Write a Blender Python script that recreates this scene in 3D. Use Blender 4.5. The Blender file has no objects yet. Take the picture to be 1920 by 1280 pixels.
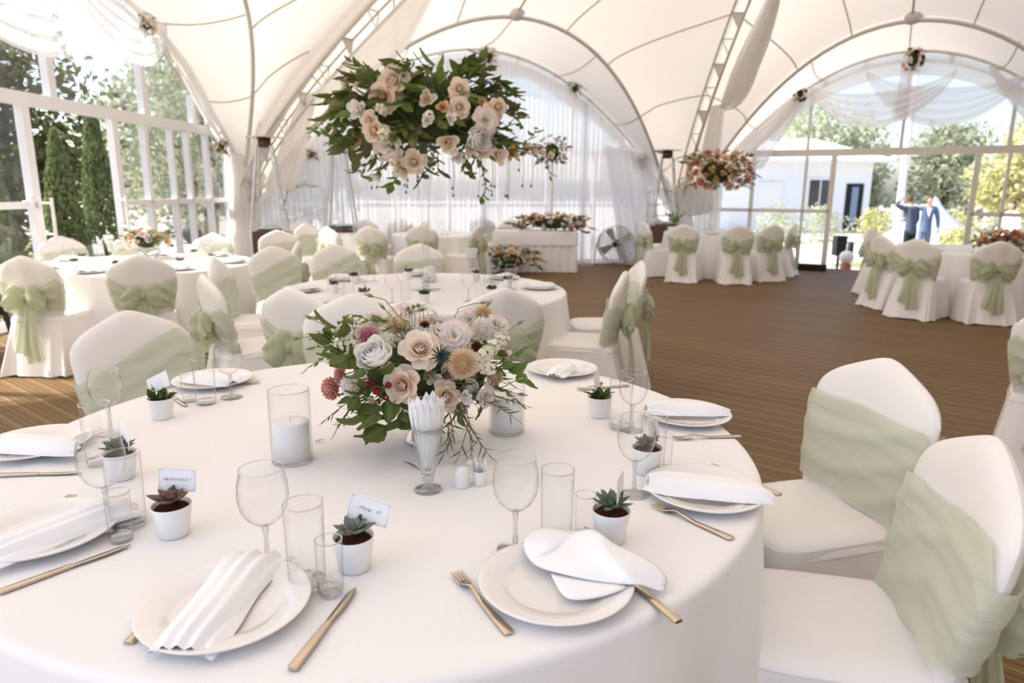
# Wedding banquet inside a hexagonal marquee
EXPO = 0.10
GZ0 = -.35
SKY_STRENGTH = 0.35
SUN_STRENGTH = 9.0
import bpy, math, random
from mathutils import Vector, Matrix, Euler, noise
C = bpy.context.scene.collection
PI = math.pi
R = math.radians
sc = bpy.context.scene
sc.view_settings.view_transform = 'Standard'
sc.view_settings.look = 'None'
sc.view_settings.gamma = 1.0
sc.view_settings.use_curve_mapping = False
sc.view_settings.exposure = EXPO if 'EXPO' in globals() else 0.0
cy = sc.cycles
cy.max_bounces = 8
cy.diffuse_bounces = 4
cy.glossy_bounces = 3
cy.transmission_bounces = 6
cy.transparent_max_bounces = 24
cy.caustics_reflective = False
cy.caustics_refractive = False
cy.sample_clamp_indirect = 6.0
cy.use_denoising = True
cy.use_adaptive_sampling = True
cy.adaptive_threshold = 0.02

# ---------------------------------------------------------------- camera
CAM_H, PITCH, FPX, ROLL = 1.47, R(12.4), 1285.0, R(0.4)
cam = bpy.data.cameras.new('camera')
co = bpy.data.objects.new('camera', cam)
C.objects.link(co)
cam.sensor_width = 36.0
cam.lens = FPX / 1920.0 * 36.0
cam.clip_end = 400
co.matrix_world = (Matrix.Translation((0, 0, CAM_H)) @ Matrix.Rotation(PI/2 - PITCH, 4, 'X')
                   @ Matrix.Rotation(ROLL, 4, 'Z'))
cam.dof.use_dof = True
cam.dof.focus_distance = 1.75
cam.dof.aperture_fstop = 3.4
sc.camera = co

def ray(x, y):
    a = (x-960)/FPX; v = -(y-640)/FPX
    c, s = math.cos(ROLL), math.sin(ROLL)
    a, v = c*a-s*v, s*a+c*v
    return Vector((a, math.cos(PITCH)+v*math.sin(PITCH), -math.sin(PITCH)+v*math.cos(PITCH)))
def atz(x, y, z):
    r = ray(x, y); t = (z-CAM_H)/r.z
    return Vector((r.x*t, r.y*t, z))
def aty(x, y, Y):
    r = ray(x, y); t = Y/r.y
    return Vector((r.x*t, Y, CAM_H+r.z*t))

# ---------------------------------------------------------------- mesh builder
class MB:
    def __init__(s): s.v = []; s.f = []; s.t = []; s.uses_t = False
    def add(s, vs, fs, t=None):
        n = len(s.v)
        s.v += [Vector(p) for p in vs]
        s.f += [tuple(i+n for i in f) for f in fs]
        if t is None: s.t += [0.0]*len(vs)
        else: s.t += list(t); s.uses_t = True
        return s
    def grid(s, rows, closeu=False, closev=False, t=None):
        nr, nc = len(rows), len(rows[0]); fs = []
        for i in range(nr if closev else nr-1):
            for j in range(nc if closeu else nc-1):
                a, b = i, (i+1) % nr; c, d = j, (j+1) % nc
                fs.append((a*nc+c, a*nc+d, b*nc+d, b*nc+c))
        return s.add([p for r in rows for p in r], fs, t)
    def cap(s, ring):
        return s.add(ring, [tuple(range(len(ring)))])
    def box(s, lo, hi, M=None):
        x0, y0, z0 = lo; x1, y1, z1 = hi
        vs = [(x0,y0,z0),(x1,y0,z0),(x1,y1,z0),(x0,y1,z0),(x0,y0,z1),(x1,y0,z1),(x1,y1,z1),(x0,y1,z1)]
        if M is not None: vs = [M @ Vector(p) for p in vs]
        return s.add(vs, [(0,3,2,1),(4,5,6,7),(0,1,5,4),(1,2,6,5),(2,3,7,6),(3,0,4,7)])
    def beam(s, p, q, w, h, up=(0, 0, 1)):
        p = Vector(p); q = Vector(q); d = (q-p); L = d.length; d.normalize()
        up = Vector(up); sd = d.cross(up)
        if sd.length < 1e-4: sd = d.cross(Vector((1, 0, 0)))
        sd.normalize(); up = sd.cross(d)
        vs = []
        for e in (p, q):
            for a, b in ((-1,-1),(1,-1),(1,1),(-1,1)):
                vs.append(e+sd*a*w/2+up*b*h/2)
        return s.add(vs, [(0,3,2,1),(4,5,6,7),(0,1,5,4),(1,2,6,5),(2,3,7,6),(3,0,4,7)])
    def tube(s, path, r, seg=8, caps=True, t=None):
        path = [Vector(p) for p in path]; n = len(path)
        rr = r if isinstance(r, (list, tuple)) else [r]*n
        rows = []; prev = None
        for i, p in enumerate(path):
            d = (path[min(i+1, n-1)]-path[max(i-1, 0)])
            if d.length < 1e-9: d = Vector((0, 0, 1))
            d.normalize()
            if prev is None:
                a = Vector((0, 0, 1)) if abs(d.z) < .9 else Vector((1, 0, 0))
                x = d.cross(a).normalized()
            else:
                x = (prev - d*prev.dot(d))
                x = x.normalized() if x.length > 1e-6 else d.orthogonal().normalized()
            prev = x; y = d.cross(x)
            rows.append([p+(x*math.cos(2*PI*k/seg)+y*math.sin(2*PI*k/seg))*rr[i] for k in range(seg)])
        s.grid(rows, closeu=True, t=None if t is None else [t]*(n*seg))
        if caps:
            s.add(rows[0], [tuple(reversed(range(seg)))], None if t is None else [t]*seg)
            s.add(rows[-1], [tuple(range(seg))], None if t is None else [t]*seg)
        return s
    def lathe(s, prof, seg=32, c=(0, 0, 0), M=None, wob=None):
        rows = []
        for (r, z) in prof:
            row = []
            for k in range(seg):
                a = 2*PI*k/seg
                q = r*(1+(wob(a, z) if wob else 0))
                p = Vector((c[0]+q*math.cos(a), c[1]+q*math.sin(a), c[2]+z))
                row.append(M @ p if M is not None else p)
            rows.append(row)
        return s.grid(rows, closeu=True)
    def ell(s, c, r, M=None, seg=14, rings=8):
        rows = []
        for i in range(rings+1):
            a = PI*i/rings
            rr = max(math.sin(a), 1e-3)
            rows.append([Vector((c[0]+r[0]*rr*math.cos(2*PI*k/seg), c[1]+r[1]*rr*math.sin(2*PI*k/seg), c[2]+r[2]*math.cos(a))) for k in range(seg)])
        if M is not None: rows = [[M @ p for p in q] for q in rows]
        return s.grid(rows, closeu=True)
    def mesh(s, name, m, smooth=True):
        me = bpy.data.meshes.new(name)
        me.from_pydata([tuple(p) for p in s.v], [], s.f)
        if smooth: me.polygons.foreach_set('use_smooth', [True]*len(me.polygons))
        if s.uses_t:
            at = me.attributes.new('t', 'FLOAT', 'POINT')
            at.data.foreach_set('value', s.t)
        me.materials.append(m)
        me.update()
        return me
    def build(s, name, m, parent=None, smooth=True, loc=None):
        o = bpy.data.objects.new(name, s.mesh(name, m, smooth))
        C.objects.link(o)
        if parent is not None: o.parent = parent
        if loc is not None: o.location = loc
        return o

def smooth_edges(o, ang=40):
    """auto smooth by splitting hard edges"""
    m = o.modifiers.new('edges', 'EDGE_SPLIT'); m.split_angle = R(ang)
    return o
def bevel(o, w=.004, seg=2):
    m = o.modifiers.new('bevel', 'BEVEL'); m.width = w; m.segments = seg; m.limit_method = 'ANGLE'; m.angle_limit = R(40)
    return o
def solid(o, th):
    m = o.modifiers.new('solid', 'SOLIDIFY'); m.thickness = th; m.offset = 0
    return o
def subsurf(o, n=1):
    m = o.modifiers.new('sub', 'SUBSURF'); m.levels = n; m.render_levels = n
    return o
def empty(name, loc=(0, 0, 0), rz=0, label=None, cat=None, group=None):
    o = bpy.data.objects.new(name, None); C.objects.link(o)
    o.empty_display_size = .1
    o.location = loc; o.rotation_euler = (0, 0, rz)
    if label: tag(o, label, cat, group)
    return o
def tag(o, label, cat, group=None, kind=None):
    o['label'] = label; o['category'] = cat
    if group: o['group'] = group
    if kind: o['kind'] = kind
    return o
def struct(o, label=None):
    o['kind'] = 'structure'
    if label: o['label'] = label
    return o
KIDS = {}
def kids(o):
    return [c for c in C.objects if c.parent == o]
def copy_tree(o, loc=None, rot=None, label=None, group=None, scale=None, cat=None):
    """a thing, its parts and their sub-parts, sharing the mesh data"""
    def rec(a, parent):
        c = a.copy(); C.objects.link(c)
        if parent is not None: c.parent = parent
        for ch in tree_of(a): rec(ch, c)
        return c
    r = rec(o, None)
    if loc is not None: r.location = loc
    if rot is not None: r.rotation_euler = rot if hasattr(rot, '__len__') else (0, 0, rot)
    if scale is not None: r.scale = (scale,)*3 if not hasattr(scale, '__len__') else scale
    if label: r['label'] = label
    if group: r['group'] = group
    if cat: r['category'] = cat
    return r
def tree_of(a):
    k = KIDS.get(a.name)
    if k is None:
        k = [c for c in C.objects if c.parent == a]
        KIDS[a.name] = k
    return k
class Proto:
    """the first call moves the thing itself, every later call copies it"""
    def __init__(s, o): s.o = o; s.n = 0
    def put(s, loc, rot=0, label=None, group=None, scale=None, cat=None):
        s.n += 1
        if s.n == 1:
            tree_of(s.o)
            for c in tree_of(s.o): tree_of(c)
            r = s.o
            r.location = loc
            r.rotation_euler = rot if hasattr(rot, '__len__') else (0, 0, rot)
            if scale is not None: r.scale = (scale,)*3 if not hasattr(scale, '__len__') else scale
            if label: r['label'] = label
            if group: r['group'] = group
            if cat: r['category'] = cat
            s.base_scale = tuple(r.scale)
            return r
        return copy_tree(s.o, loc, rot, label, group, scale if scale is not None else 1.0, cat)

# ---------------------------------------------------------------- materials
def mat(name, col, rough=.6, spec=.4, metal=0., bump=0., bscale=60., stretch=None, var=0., vscale=6., sheen=0.,
        transl=0., alpha=1., col2=None, coat=0., tcol=None):
    m = bpy.data.materials.new(name); m.use_nodes = True
    nt = m.node_tree; nt.nodes.clear(); N = nt.nodes.new; L = nt.links.new
    out = N('ShaderNodeOutputMaterial'); b = N('ShaderNodeBsdfPrincipled')
    b.inputs['Roughness'].default_value = rough
    b.inputs['Specular IOR Level'].default_value = spec
    b.inputs['Metallic'].default_value = metal
    if sheen: b.inputs['Sheen Weight'].default_value = sheen; b.inputs['Sheen Roughness'].default_value = .4
    if coat: b.inputs['Coat Weight'].default_value = coat; b.inputs['Coat Roughness'].default_value = .08
    tc = N('ShaderNodeTexCoord'); mp = N('ShaderNodeMapping'); L(tc.outputs['Object'], mp.inputs['Vector'])
    if stretch: mp.inputs['Scale'].default_value = stretch
    c2 = col2 or tuple(max(0, c*(1-var)) for c in col)
    n = N('ShaderNodeTexNoise'); n.inputs['Scale'].default_value = vscale; n.inputs['Detail'].default_value = 3
    L(mp.outputs[0], n.inputs['Vector'])
    rp = N('ShaderNodeMapRange'); rp.inputs['From Min'].default_value = .35; rp.inputs['From Max'].default_value = .65
    L(n.outputs['Fac'], rp.inputs['Value'])
    mx = N('ShaderNodeMix'); mx.data_type = 'RGBA'
    mx.inputs['A'].default_value = (*col, 1); mx.inputs['B'].default_value = (*c2, 1)
    L(rp.outputs[0], mx.inputs['Factor']); L(mx.outputs['Result'], b.inputs['Base Color'])
    if bump:
        n2 = N('ShaderNodeTexNoise'); n2.inputs['Scale'].default_value = bscale; n2.inputs['Detail'].default_value = 4
        L(mp.outputs[0], n2.inputs['Vector'])
        bp = N('ShaderNodeBump'); bp.inputs['Strength'].default_value = bump; bp.inputs['Distance'].default_value = .01
        L(n2.outputs['Fac'], bp.inputs['Height']); L(bp.outputs[0], b.inputs['Normal'])
    sh = b.outputs[0]
    if transl:
        t = N('ShaderNodeBsdfTranslucent')
        if tcol: t.inputs['Color'].default_value = (*tcol, 1)
        else: L(mx.outputs['Result'], t.inputs['Color'])
        ms = N('ShaderNodeMixShader'); ms.inputs[0].default_value = transl
        L(sh, ms.inputs[1]); L(t.outputs[0], ms.inputs[2]); sh = ms.outputs[0]
    if alpha < 1:
        t = N('ShaderNodeBsdfTransparent'); ms = N('ShaderNodeMixShader'); ms.inputs[0].default_value = alpha
        L(t.outputs[0], ms.inputs[1]); L(sh, ms.inputs[2]); sh = ms.outputs[0]
    L(sh, out.inputs['Surface'])
    return m
def petal_mat(name, c0, c1, c2=None, transl=.3, p1=.5, p2=1.0, rough=.6):
    """colour runs from the petal's base to its tip (attribute t)"""
    m = bpy.data.materials.new(name); m.use_nodes = True
    nt = m.node_tree; nt.nodes.clear(); N = nt.nodes.new; L = nt.links.new
    out = N('ShaderNodeOutputMaterial'); b = N('ShaderNodeBsdfPrincipled')
    b.inputs['Roughness'].default_value = rough; b.inputs['Specular IOR Level'].default_value = .25
    at = N('ShaderNodeAttribute'); at.attribute_name = 't'
    cr = N('ShaderNodeValToRGB'); e = cr.color_ramp.elements
    e[0].color = (*c0, 1); e[1].color = (*(c2 or c1), 1); e[1].position = p2
    k = e.new(p1); k.color = (*c1, 1)
    L(at.outputs['Fac'], cr.inputs[0]); L(cr.outputs[0], b.inputs['Base Color'])
    t = N('ShaderNodeBsdfTranslucent'); L(cr.outputs[0], t.inputs['Color'])
    ms = N('ShaderNodeMixShader'); ms.inputs[0].default_value = transl
    L(b.outputs[0], ms.inputs[1]); L(t.outputs[0], ms.inputs[2]); L(ms.outputs[0], out.inputs['Surface'])
    return m
def thin_glass(name, tint=(.978, .982, .982), ior=1.45, boost=1.0, rough=0.0, haze=0.):
    m = bpy.data.materials.new(name); m.use_nodes = True
    nt = m.node_tree; nt.nodes.clear(); N = nt.nodes.new; L = nt.links.new
    out = N('ShaderNodeOutputMaterial')
    t = N('ShaderNodeBsdfTransparent'); t.inputs[0].default_value = (*tint, 1)
    g = N('ShaderNodeBsdfGlossy'); g.inputs['Roughness'].default_value = rough; g.inputs[0].default_value = (1, 1, 1, 1)
    lw = N('ShaderNodeLayerWeight'); lw.inputs['Blend'].default_value = .5
    f = N('ShaderNodeMath'); f.operation = 'POWER'; f.inputs[1].default_value = 3.3; L(lw.outputs['Facing'], f.inputs[0])
    k = N('ShaderNodeMath'); k.operation = 'MULTIPLY_ADD'; k.inputs[1].default_value = .8*boost; k.use_clamp = True
    k.inputs[2].default_value = ((ior-1)/(ior+1))**2*boost
    L(f.outputs[0], k.inputs[0])
    # longer way through the glass at grazing angles absorbs more
    p5 = N('ShaderNodeMath'); p5.operation = 'POWER'; p5.inputs[1].default_value = 4.5; L(lw.outputs['Facing'], p5.inputs[0])
    mc = N('ShaderNodeMix'); mc.data_type = 'RGBA'; mc.inputs['A'].default_value = (*tint, 1); mc.inputs['B'].default_value = (.30, .31, .32, 1)
    L(p5.outputs[0], mc.inputs['Factor']); L(mc.outputs['Result'], t.inputs[0])
    ms = N('ShaderNodeMixShader'); L(k.outputs[0], ms.inputs[0]); L(t.outputs[0], ms.inputs[1]); L(g.outputs[0], ms.inputs[2])
    sh = ms.outputs[0]
    if haze:
        d = N('ShaderNodeBsdfDiffuse'); d.inputs[0].default_value = (.8, .82, .84, 1)
        m2 = N('ShaderNodeMixShader'); m2.inputs[0].default_value = haze
        L(sh, m2.inputs[1]); L(d.outputs[0], m2.inputs[2]); sh = m2.outputs[0]
    L(sh, out.inputs['Surface'])
    return m
def real_glass(name, col=(.98, .99, .99)):
    m = bpy.data.materials.new(name); m.use_nodes = True
    nt = m.node_tree; nt.nodes.clear(); N = nt.nodes.new; L = nt.links.new
    out = N('ShaderNodeOutputMaterial'); g = N('ShaderNodeBsdfGlass'); g.inputs['IOR'].default_value = 1.47
    g.inputs['Color'].default_value = (*col, 1); g.inputs['Roughness'].default_value = 0.0
    L(g.outputs[0], out.inputs['Surface'])
    return m

M = {}
M['linen'] = mat('table_linen', (.86, .845, .835), .75, .2, bump=.06, bscale=180, var=.03, vscale=3, sheen=.15)
M['cover'] = mat('chair_cover_satin', (.84, .81, .78), .38, .45, bump=.25, bscale=9, var=.04, vscale=4, sheen=.2)
M['sash'] = mat('sage_organza', (.72, .75, .60), .6, .3, bump=.5, bscale=3, stretch=(1, 1, 14), var=.07, vscale=3, sheen=.4, transl=.3, alpha=.78)
M['bow'] = mat('sage_organza_bow', (.62, .66, .46), .6, .3, bump=.3, bscale=4, stretch=(10, 10, 1), var=.10, vscale=5, sheen=.4, transl=.35, alpha=.84)
M['china'] = mat('white_china', (.82, .80, .77), .12, .5, var=.01, coat=.3)
M['napkin'] = mat('napkin_cotton', (.90, .90, .91), .8, .2, bump=.1, bscale=140, var=.02, sheen=.2)
M['paper'] = mat('white_paper_napkin', (.90, .89, .88), .85, .15, bump=.05, bscale=90, transl=.25)
M['card'] = mat('card_paper', (.84, .84, .85), .8, .2, var=.02)
M['ink'] = mat('grey_ink', (.36, .38, .44), .7, .2)
M['silver_ink'] = mat('silver_border_ink', (.50, .52, .58), .5, .4)
M['pot'] = mat('white_pot_glaze', (.84, .83, .82), .3, .4, var=.01)
M['soil'] = mat('dark_red_soil', (.09, .028, .014), .95, .1, bump=1, bscale=220, var=.5, vscale=90)
M['steel'] = mat('champagne_steel', (.62, .52, .40), .22, .5, metal=1., var=.08, vscale=15)
M['clip'] = mat('green_peg_paint', (.05, .13, .05), .6, .3, var=.2)
M['wax'] = mat('white_candle_wax', (.89, .88, .87), .5, .3, var=.02)
M['wick'] = mat('candle_wick', (.75, .70, .62), .9, .1)
M['glass'] = thin_glass('clear_thin_glass', (.975, .98, .98), boost=.8)
M['shade_cloth'] = mat('added_beige_cloth', (.58, .49, .40), .8, .2, var=.05)  # for the added, unseen cloth that dims and warms light from behind
M['glassbase'] = thin_glass('clear_solid_glass', (.86, .87, .87), 1.6, 1.6)
M['pane'] = thin_glass('window_pane_glass', (.97, .98, .98), 1.5, 1.0, haze=.02)
M['frame'] = mat('white_window_frame', (.80, .80, .82), .35, .4, var=.02)
M['frame_r'] = mat('cream_window_frame', (.74, .70, .65), .4, .4, var=.03)
M['steeltube'] = mat('painted_steel_tube', (.60, .56, .50), .4, .5, metal=.2, var=.06)
M['sheer'] = mat('sheer_curtain_voile', (.86, .87, .90), .8, .1, var=.02, transl=.46, alpha=.80)
M['swag'] = mat('white_chiffon_swag', (.88, .87, .88), .8, .1, var=.02, transl=.4, alpha=.74)
M['drape'] = mat('ivory_chiffon_drape', (.88, .86, .84), .7, .1, var=.02, transl=.45, alpha=.88)
M['brown'] = mat('brown_heater_panel', (.10, .045, .025), .45, .4, var=.2)
M['greyp'] = mat('grey_heater_panel', (.35, .34, .34), .4, .4)
M['white_metal'] = mat('white_painted_metal', (.80, .79, .77), .4, .4)
M['dark'] = mat('matt_black', (.012, .012, .013), .6, .3)
M['chrome'] = mat('silver_metal', (.6, .6, .6), .3, .5, metal=1.)
M['bark'] = mat('tree_bark', (.16, .10, .06), .9, .1, bump=1, bscale=12, var=.4)
M['stem'] = mat('green_stem', (.15, .21, .07), .6, .3, var=.2)
# ---------------------------------------------------------------- the marquee: plan
PA = Vector((-4.95, 12.3, 0)); PB = Vector((3.5, 14.9, 0)); PC = Vector((10.4, 11.1, 0))
PF = Vector((10.6, 2.4, 0)); PE = Vector((3.2, -3.4, 0)); PD = Vector((-5.6, 1.7, 0))
HUB = Vector((3.1, 5.9, 6.4))
def unit(a, b): return (b-a).normalized()
def inward(a, b):
    d = unit(a, b); return Vector((d.y, -d.x, 0))
class Side:
    def __init__(s, a, b, mid=None, t=2.2, top=3.9, k=.197):
        s.top, s.k = top, k
        s.a, s.b = a, b; s.d = unit(a, b); s.n = inward(a, b); s.len = (b-a).length
        s.mid = s.len/2 if mid is None else mid; s.t = t; s.half = math.sqrt((top-.72)/k)
    def p(s, q, z, off=0.): # a point on the wall: q metres along, z up, off metres into the tent
        v = s.a + s.d*q + s.n*off; v.z = z; return v
    def wz(s, q): return s.top-s.k*(q-s.mid)**2
    def warch(s, n):
        q = s.mid+n*s.half
        return s.p(q, s.top+.02-(s.top-.75)*n*n, 0.02)
    def iarch(s, n):
        q = s.mid+n*s.half
        v = s.p(q, s.top+.12-(s.top-.60)*n*n, s.t*max(0, 1-n*n)**1.35)
        e = (s.b if n > 0 else s.a).copy(); e.z = .72
        e0 = s.p(s.mid+(1 if n > 0 else -1)*s.half, .72, 0)
        return v+(e-e0)*abs(n)**6
SL = Side(PD, PA, 6.85, 1.75, 4.08, .156); SC = Side(PA, PB, 4.5, 2.3, 4.0, .163); SR = Side(PB, PC, 4.0, 2.2)
S4 = Side(PC, PF); S5 = Side(PF, PE); S6 = Side(PE, PD)
SIDES = [SL, SC, SR, S4, S5, S6]
def roofpt(s, n, r, lift=.0):
    a = s.iarch(n); k = abs(n)
    g = r**(.85-.25*k**2)
    v = Vector((a.x+(HUB.x-a.x)*r, a.y+(HUB.y-a.y)*r, a.z+(HUB.z-a.z)*g+lift))
    return v
# floor of ribbed decking
fm = bpy.data.materials.new('ribbed_decking'); fm.use_nodes = True
nt = fm.node_tree; N = nt.nodes.new; L = nt.links.new; b = nt.nodes['Principled BSDF']
tc = N('ShaderNodeTexCoord'); mp = N('ShaderNodeMapping'); mp.inputs['Rotation'].default_value = (0, 0, R(-52))
L(tc.outputs['Object'], mp.inputs['Vector'])
sx = N('ShaderNodeSeparateXYZ'); L(mp.outputs[0], sx.inputs[0])
def stripes(period, width, soft, src):
    m1 = N('ShaderNodeMath'); m1.operation = 'DIVIDE'; m1.inputs[1].default_value = period; L(src, m1.inputs[0])
    m2 = N('ShaderNodeMath'); m2.operation = 'FRACT'; L(m1.outputs[0], m2.inputs[0])
    m3 = N('ShaderNodeMath'); m3.operation = 'PINGPONG'; m3.inputs[1].default_value = .5; L(m2.outputs[0], m3.inputs[0])
    m4 = N('ShaderNodeMapRange'); m4.inputs['From Min'].default_value = width; m4.inputs['From Max'].default_value = width+soft
    m4.inputs['To Min'].default_value = 1; m4.inputs['To Max'].default_value = 0; L(m3.outputs[0], m4.inputs['Value'])
    return m4.outputs[0], m1.outputs[0]
gap, bi = stripes(.146, .030, .02, sx.outputs['X'])
rib, _ = stripes(.0365, .16, .14, sx.outputs['X'])
fl = N('ShaderNodeMath'); fl.operation = 'FLOOR'; L(bi, fl.inputs[0])
wn = N('ShaderNodeTexWhiteNoise'); wn.noise_dimensions = '1D'; L(fl.outputs[0], wn.inputs['W'])
n1 = N('ShaderNodeTexNoise'); n1.inputs['Scale'].default_value = 1.2; n1.inputs['Detail'].default_value = 5; L(tc.outputs['Object'], n1.inputs['Vector'])
cr = N('ShaderNodeValToRGB'); cr.color_ramp.elements[0].color = (.125, .068, .020, 1); cr.color_ramp.elements[1].color = (.225, .135, .044, 1)
mm = N('ShaderNodeMath'); mm.operation = 'ADD'; L(n1.outputs['Fac'], mm.inputs[0])
m5 = N('ShaderNodeMath'); m5.operation = 'MULTIPLY'; m5.inputs[1].default_value = .3; L(wn.outputs['Value'], m5.inputs[0])
L(m5.outputs[0], mm.inputs[1]); m6 = N('ShaderNodeMath'); m6.operation = 'SUBTRACT'; m6.inputs[1].default_value = .15; L(mm.outputs[0], m6.inputs[0])
L(m6.outputs[0], cr.inputs[0])
x1 = N('ShaderNodeMix'); x1.data_type = 'RGBA'; x1.inputs['B'].default_value = (.055, .031, .013, 1)
k1 = N('ShaderNodeMath'); k1.operation = 'MULTIPLY'; k1.inputs[1].default_value = .45; L(rib, k1.inputs[0]); L(k1.outputs[0], x1.inputs['Factor'])
L(cr.outputs[0], x1.inputs['A'])
x2 = N('ShaderNodeMix'); x2.data_type = 'RGBA'; x2.inputs['B'].default_value = (.30, .20, .095, 1)
k2 = N('ShaderNodeMath'); k2.operation = 'MULTIPLY'; k2.inputs[1].default_value = .75; L(gap, k2.inputs[0]); L(k2.outputs[0], x2.inputs['Factor'])
L(x1.outputs['Result'], x2.inputs['A']); L(x2.outputs['Result'], b.inputs['Base Color'])
b.inputs['Roughness'].default_value = .55; b.inputs['Specular IOR Level'].default_value = .22
bp = N('ShaderNodeBump'); bp.inputs['Strength'].default_value = .5; bp.inputs['Distance'].default_value = .004
L(rib, bp.inputs['Height']); bp.invert = True; L(bp.outputs[0], b.inputs['Normal'])
mb = MB()
out = [p + (p-Vector((3.1, 5.9, 0))).normalized()*.35 for p in (PA, PB, PC, PF, PE, PD)]
ring = [Vector((p.x, p.y, 0)) for p in out]
low = [Vector((p.x, p.y, -.3)) for p in out]
mb.add(ring+low, [tuple(reversed(range(6)))]+[(i, (i+1) % 6, (i+1) % 6+6, i+6) for i in range(6)])
struct(mb.build('floor', fm, smooth=False), 'brown ribbed decking floor')

# ceiling membrane
M['pvc'] = mat('cream_tent_membrane', (.84, .78, .70), .55, .3, var=.03, vscale=1.2, transl=.42, tcol=(.625, .555, .475))
mb = MB(); NN, NR = 28, 14
for s in SIDES:
    ns = [-1+2*i/NN for i in range(NN+1)]
    mb.grid([[roofpt(s, n, j/NR, .03) for n in ns] for j in range(NR+1)])
    cres = [n for n in ns]
    rows = []
    for j in range(5):
        k = j/4
        rows.append([s.iarch(n).lerp(s.warch(n), k)+Vector((0, 0, .03-.10*math.sin(PI*k)*(1-n*n))) for n in cres])
    mb.grid(rows)
ceiling = mb.build('ceiling', M['pvc']); struct(ceiling, 'cream stretched fabric roof of the marquee')
M['seam'] = mat('membrane_seam_strip', (.50, .45, .38), .6, .3)
def surf_line(s, pts, r, name='seam', m='seam', k=10):
    path = []
    def ang(n):
        a = s.iarch(n); v = Vector((a.x-HUB.x, a.y-HUB.y)); c0 = s.a-HUB; w = Vector((c0.x, c0.y))
        return math.atan2(w.x*v.y-w.y*v.x, w.dot(v))
    P0, P1 = roofpt(s, *pts[0]), roofpt(s, *pts[-1])
    for i in range(17):     # the seam runs straight in plan, lying under the cloth
        q = P0.lerp(P1, i/16); v = Vector((q.x-HUB.x, q.y-HUB.y)); c0 = s.a-HUB; w = Vector((c0.x, c0.y))
        t = math.atan2(w.x*v.y-w.y*v.x, w.dot(v)); lo, hi = -1., 1.
        sg = 1 if ang(.9) > ang(-.9) else -1
        for _ in range(26):
            md = (lo+hi)/2
            if (ang(md)-t)*sg < 0: lo = md
            else: hi = md
        a = s.iarch(lo); L0 = math.hypot(a.x-HUB.x, a.y-HUB.y)
        path.append(roofpt(s, lo, max(0, min(1, 1-v.length/L0)), .0))
    MB().tube(path, r, 6).build(name, M[m], ceiling)
for s in (SL, SC, SR):
    surf_line(s, [(0, 0), (0, .97)], .016)
    for n0, r1 in ((.82, .10), (.62, .24), (.40, .42), (.20, .66)):
        for sg in (-1, 1):
            surf_line(s, [(sg*n0, 0), (sg, r1)], .011)
    for n0 in (-.62, -.35, 0, .35, .62):
        p = s.iarch(n0); q = s.warch(n0)
        MB().tube([p.lerp(q, u)+Vector((0, 0, .02-.10*math.sin(PI*u)*(1-n0*n0))) for u in (0, .2, .4, .6, .8, 1)], .010, 6).build('seam', M['seam'], ceiling)
# inner arches and wall arches
M['archtube'] = mat('light_grey_arch_tube', (.62, .60, .57), .4, .4)
ti = 1
def trim(mb, m, label):
    global ti
    o = mb.build('trim_%d' % ti, M[m] if isinstance(m, str) else m); struct(o, label); ti += 1; return o
for s, nm in ((SL, 'left'), (SC, 'middle'), (SR, 'right')):
    mb = MB(); mb.tube([s.iarch(-1+i/20)-Vector((0, 0, .03)) for i in range(41)], .032, 8)
    trim(mb, 'archtube', 'pale tubular arch standing inside the %s glazed side' % nm)
    mb = MB()
    mb.tube([s.warch(-1.1+2.2*i/40) for i in range(41)], .03, 8)
    mb.tube([s.warch(-1.1+2.2*i/40)+s.n*.02-Vector((0, 0, .16)) for i in range(41)], .022, 8)
    for i in range(2, 40, 3):
        a = s.warch(-1.1+2.2*i/40); mb.box((-.03, -.03, -.17), (.03, .03, .02), Matrix.Translation(a))
    trim(mb, 'steeltube', 'steel wall arch with clamp plates over the %s side' % nm)
    h = s.iarch(0); mb = MB(); mb.lathe([(0.001, .1), (.1, .08), (.11, .0), (.07, -.07), (.001, -.09)], 16, h)
    trim(mb, 'archtube', 'round hub plate at the top of the %s arch' % nm)
# corner pillars of cloth and trusses
def truss(s, n, label):
    root = empty('roof_truss', (0, 0, 0), label=label, cat='truss', group='lattice trusses rising to the tent mast')
    base = roofpt(s, n, 0, -.05); pts = []
    for i in range(0, 19):
        r = i/18*.98; pts.append(roofpt(s, n, r, -.10))
    foot = [Vector((pts[0].x, pts[0].y, .02))]
    d = Vector((HUB.x-base.x, HUB.y-base.y, 0)).normalized(); sd = Vector((d.y, -d.x, 0))
    foot = [Vector((pts[0].x, pts[0].y, z)) + d*.12 for z in (.02, .4)]
    top = foot+pts
    for k in (-1, 1):
        MB().tube([p+sd*k*.10 for p in top], .017, 6).build('top_chord', M['steeltube'], root)
    bot = [p - Vector((0, 0, .24))+d*.06 for p in pts]
    bot = [foot[0]+d*.2, foot[1]+d*.2]+bot
    MB().tube(bot, .017, 6).build('bottom_chord', M['steeltube'], root)
    M_ = MB()
    for i in range(1, len(top)-1, 1):
        a, b_, c = top[i]+sd*.10, top[i]-sd*.10, bot[i]
        mb = MB(); mb.tube([a, b_], .010, 5); mb.tube([b_, c], .010, 5); mb.tube([c, a], .010, 5)
        if i % 2 == 0: mb.add([a, b_, c], [(0, 1, 2)])
        mb.build('brace', M['steeltube'], root, smooth=False)
    return root
truss(SC, -1, 'open steel lattice truss curving up from the corner left of the middle arch')
truss(SR, -1, 'open steel lattice truss curving up from the corner right of the middle arch')
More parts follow.
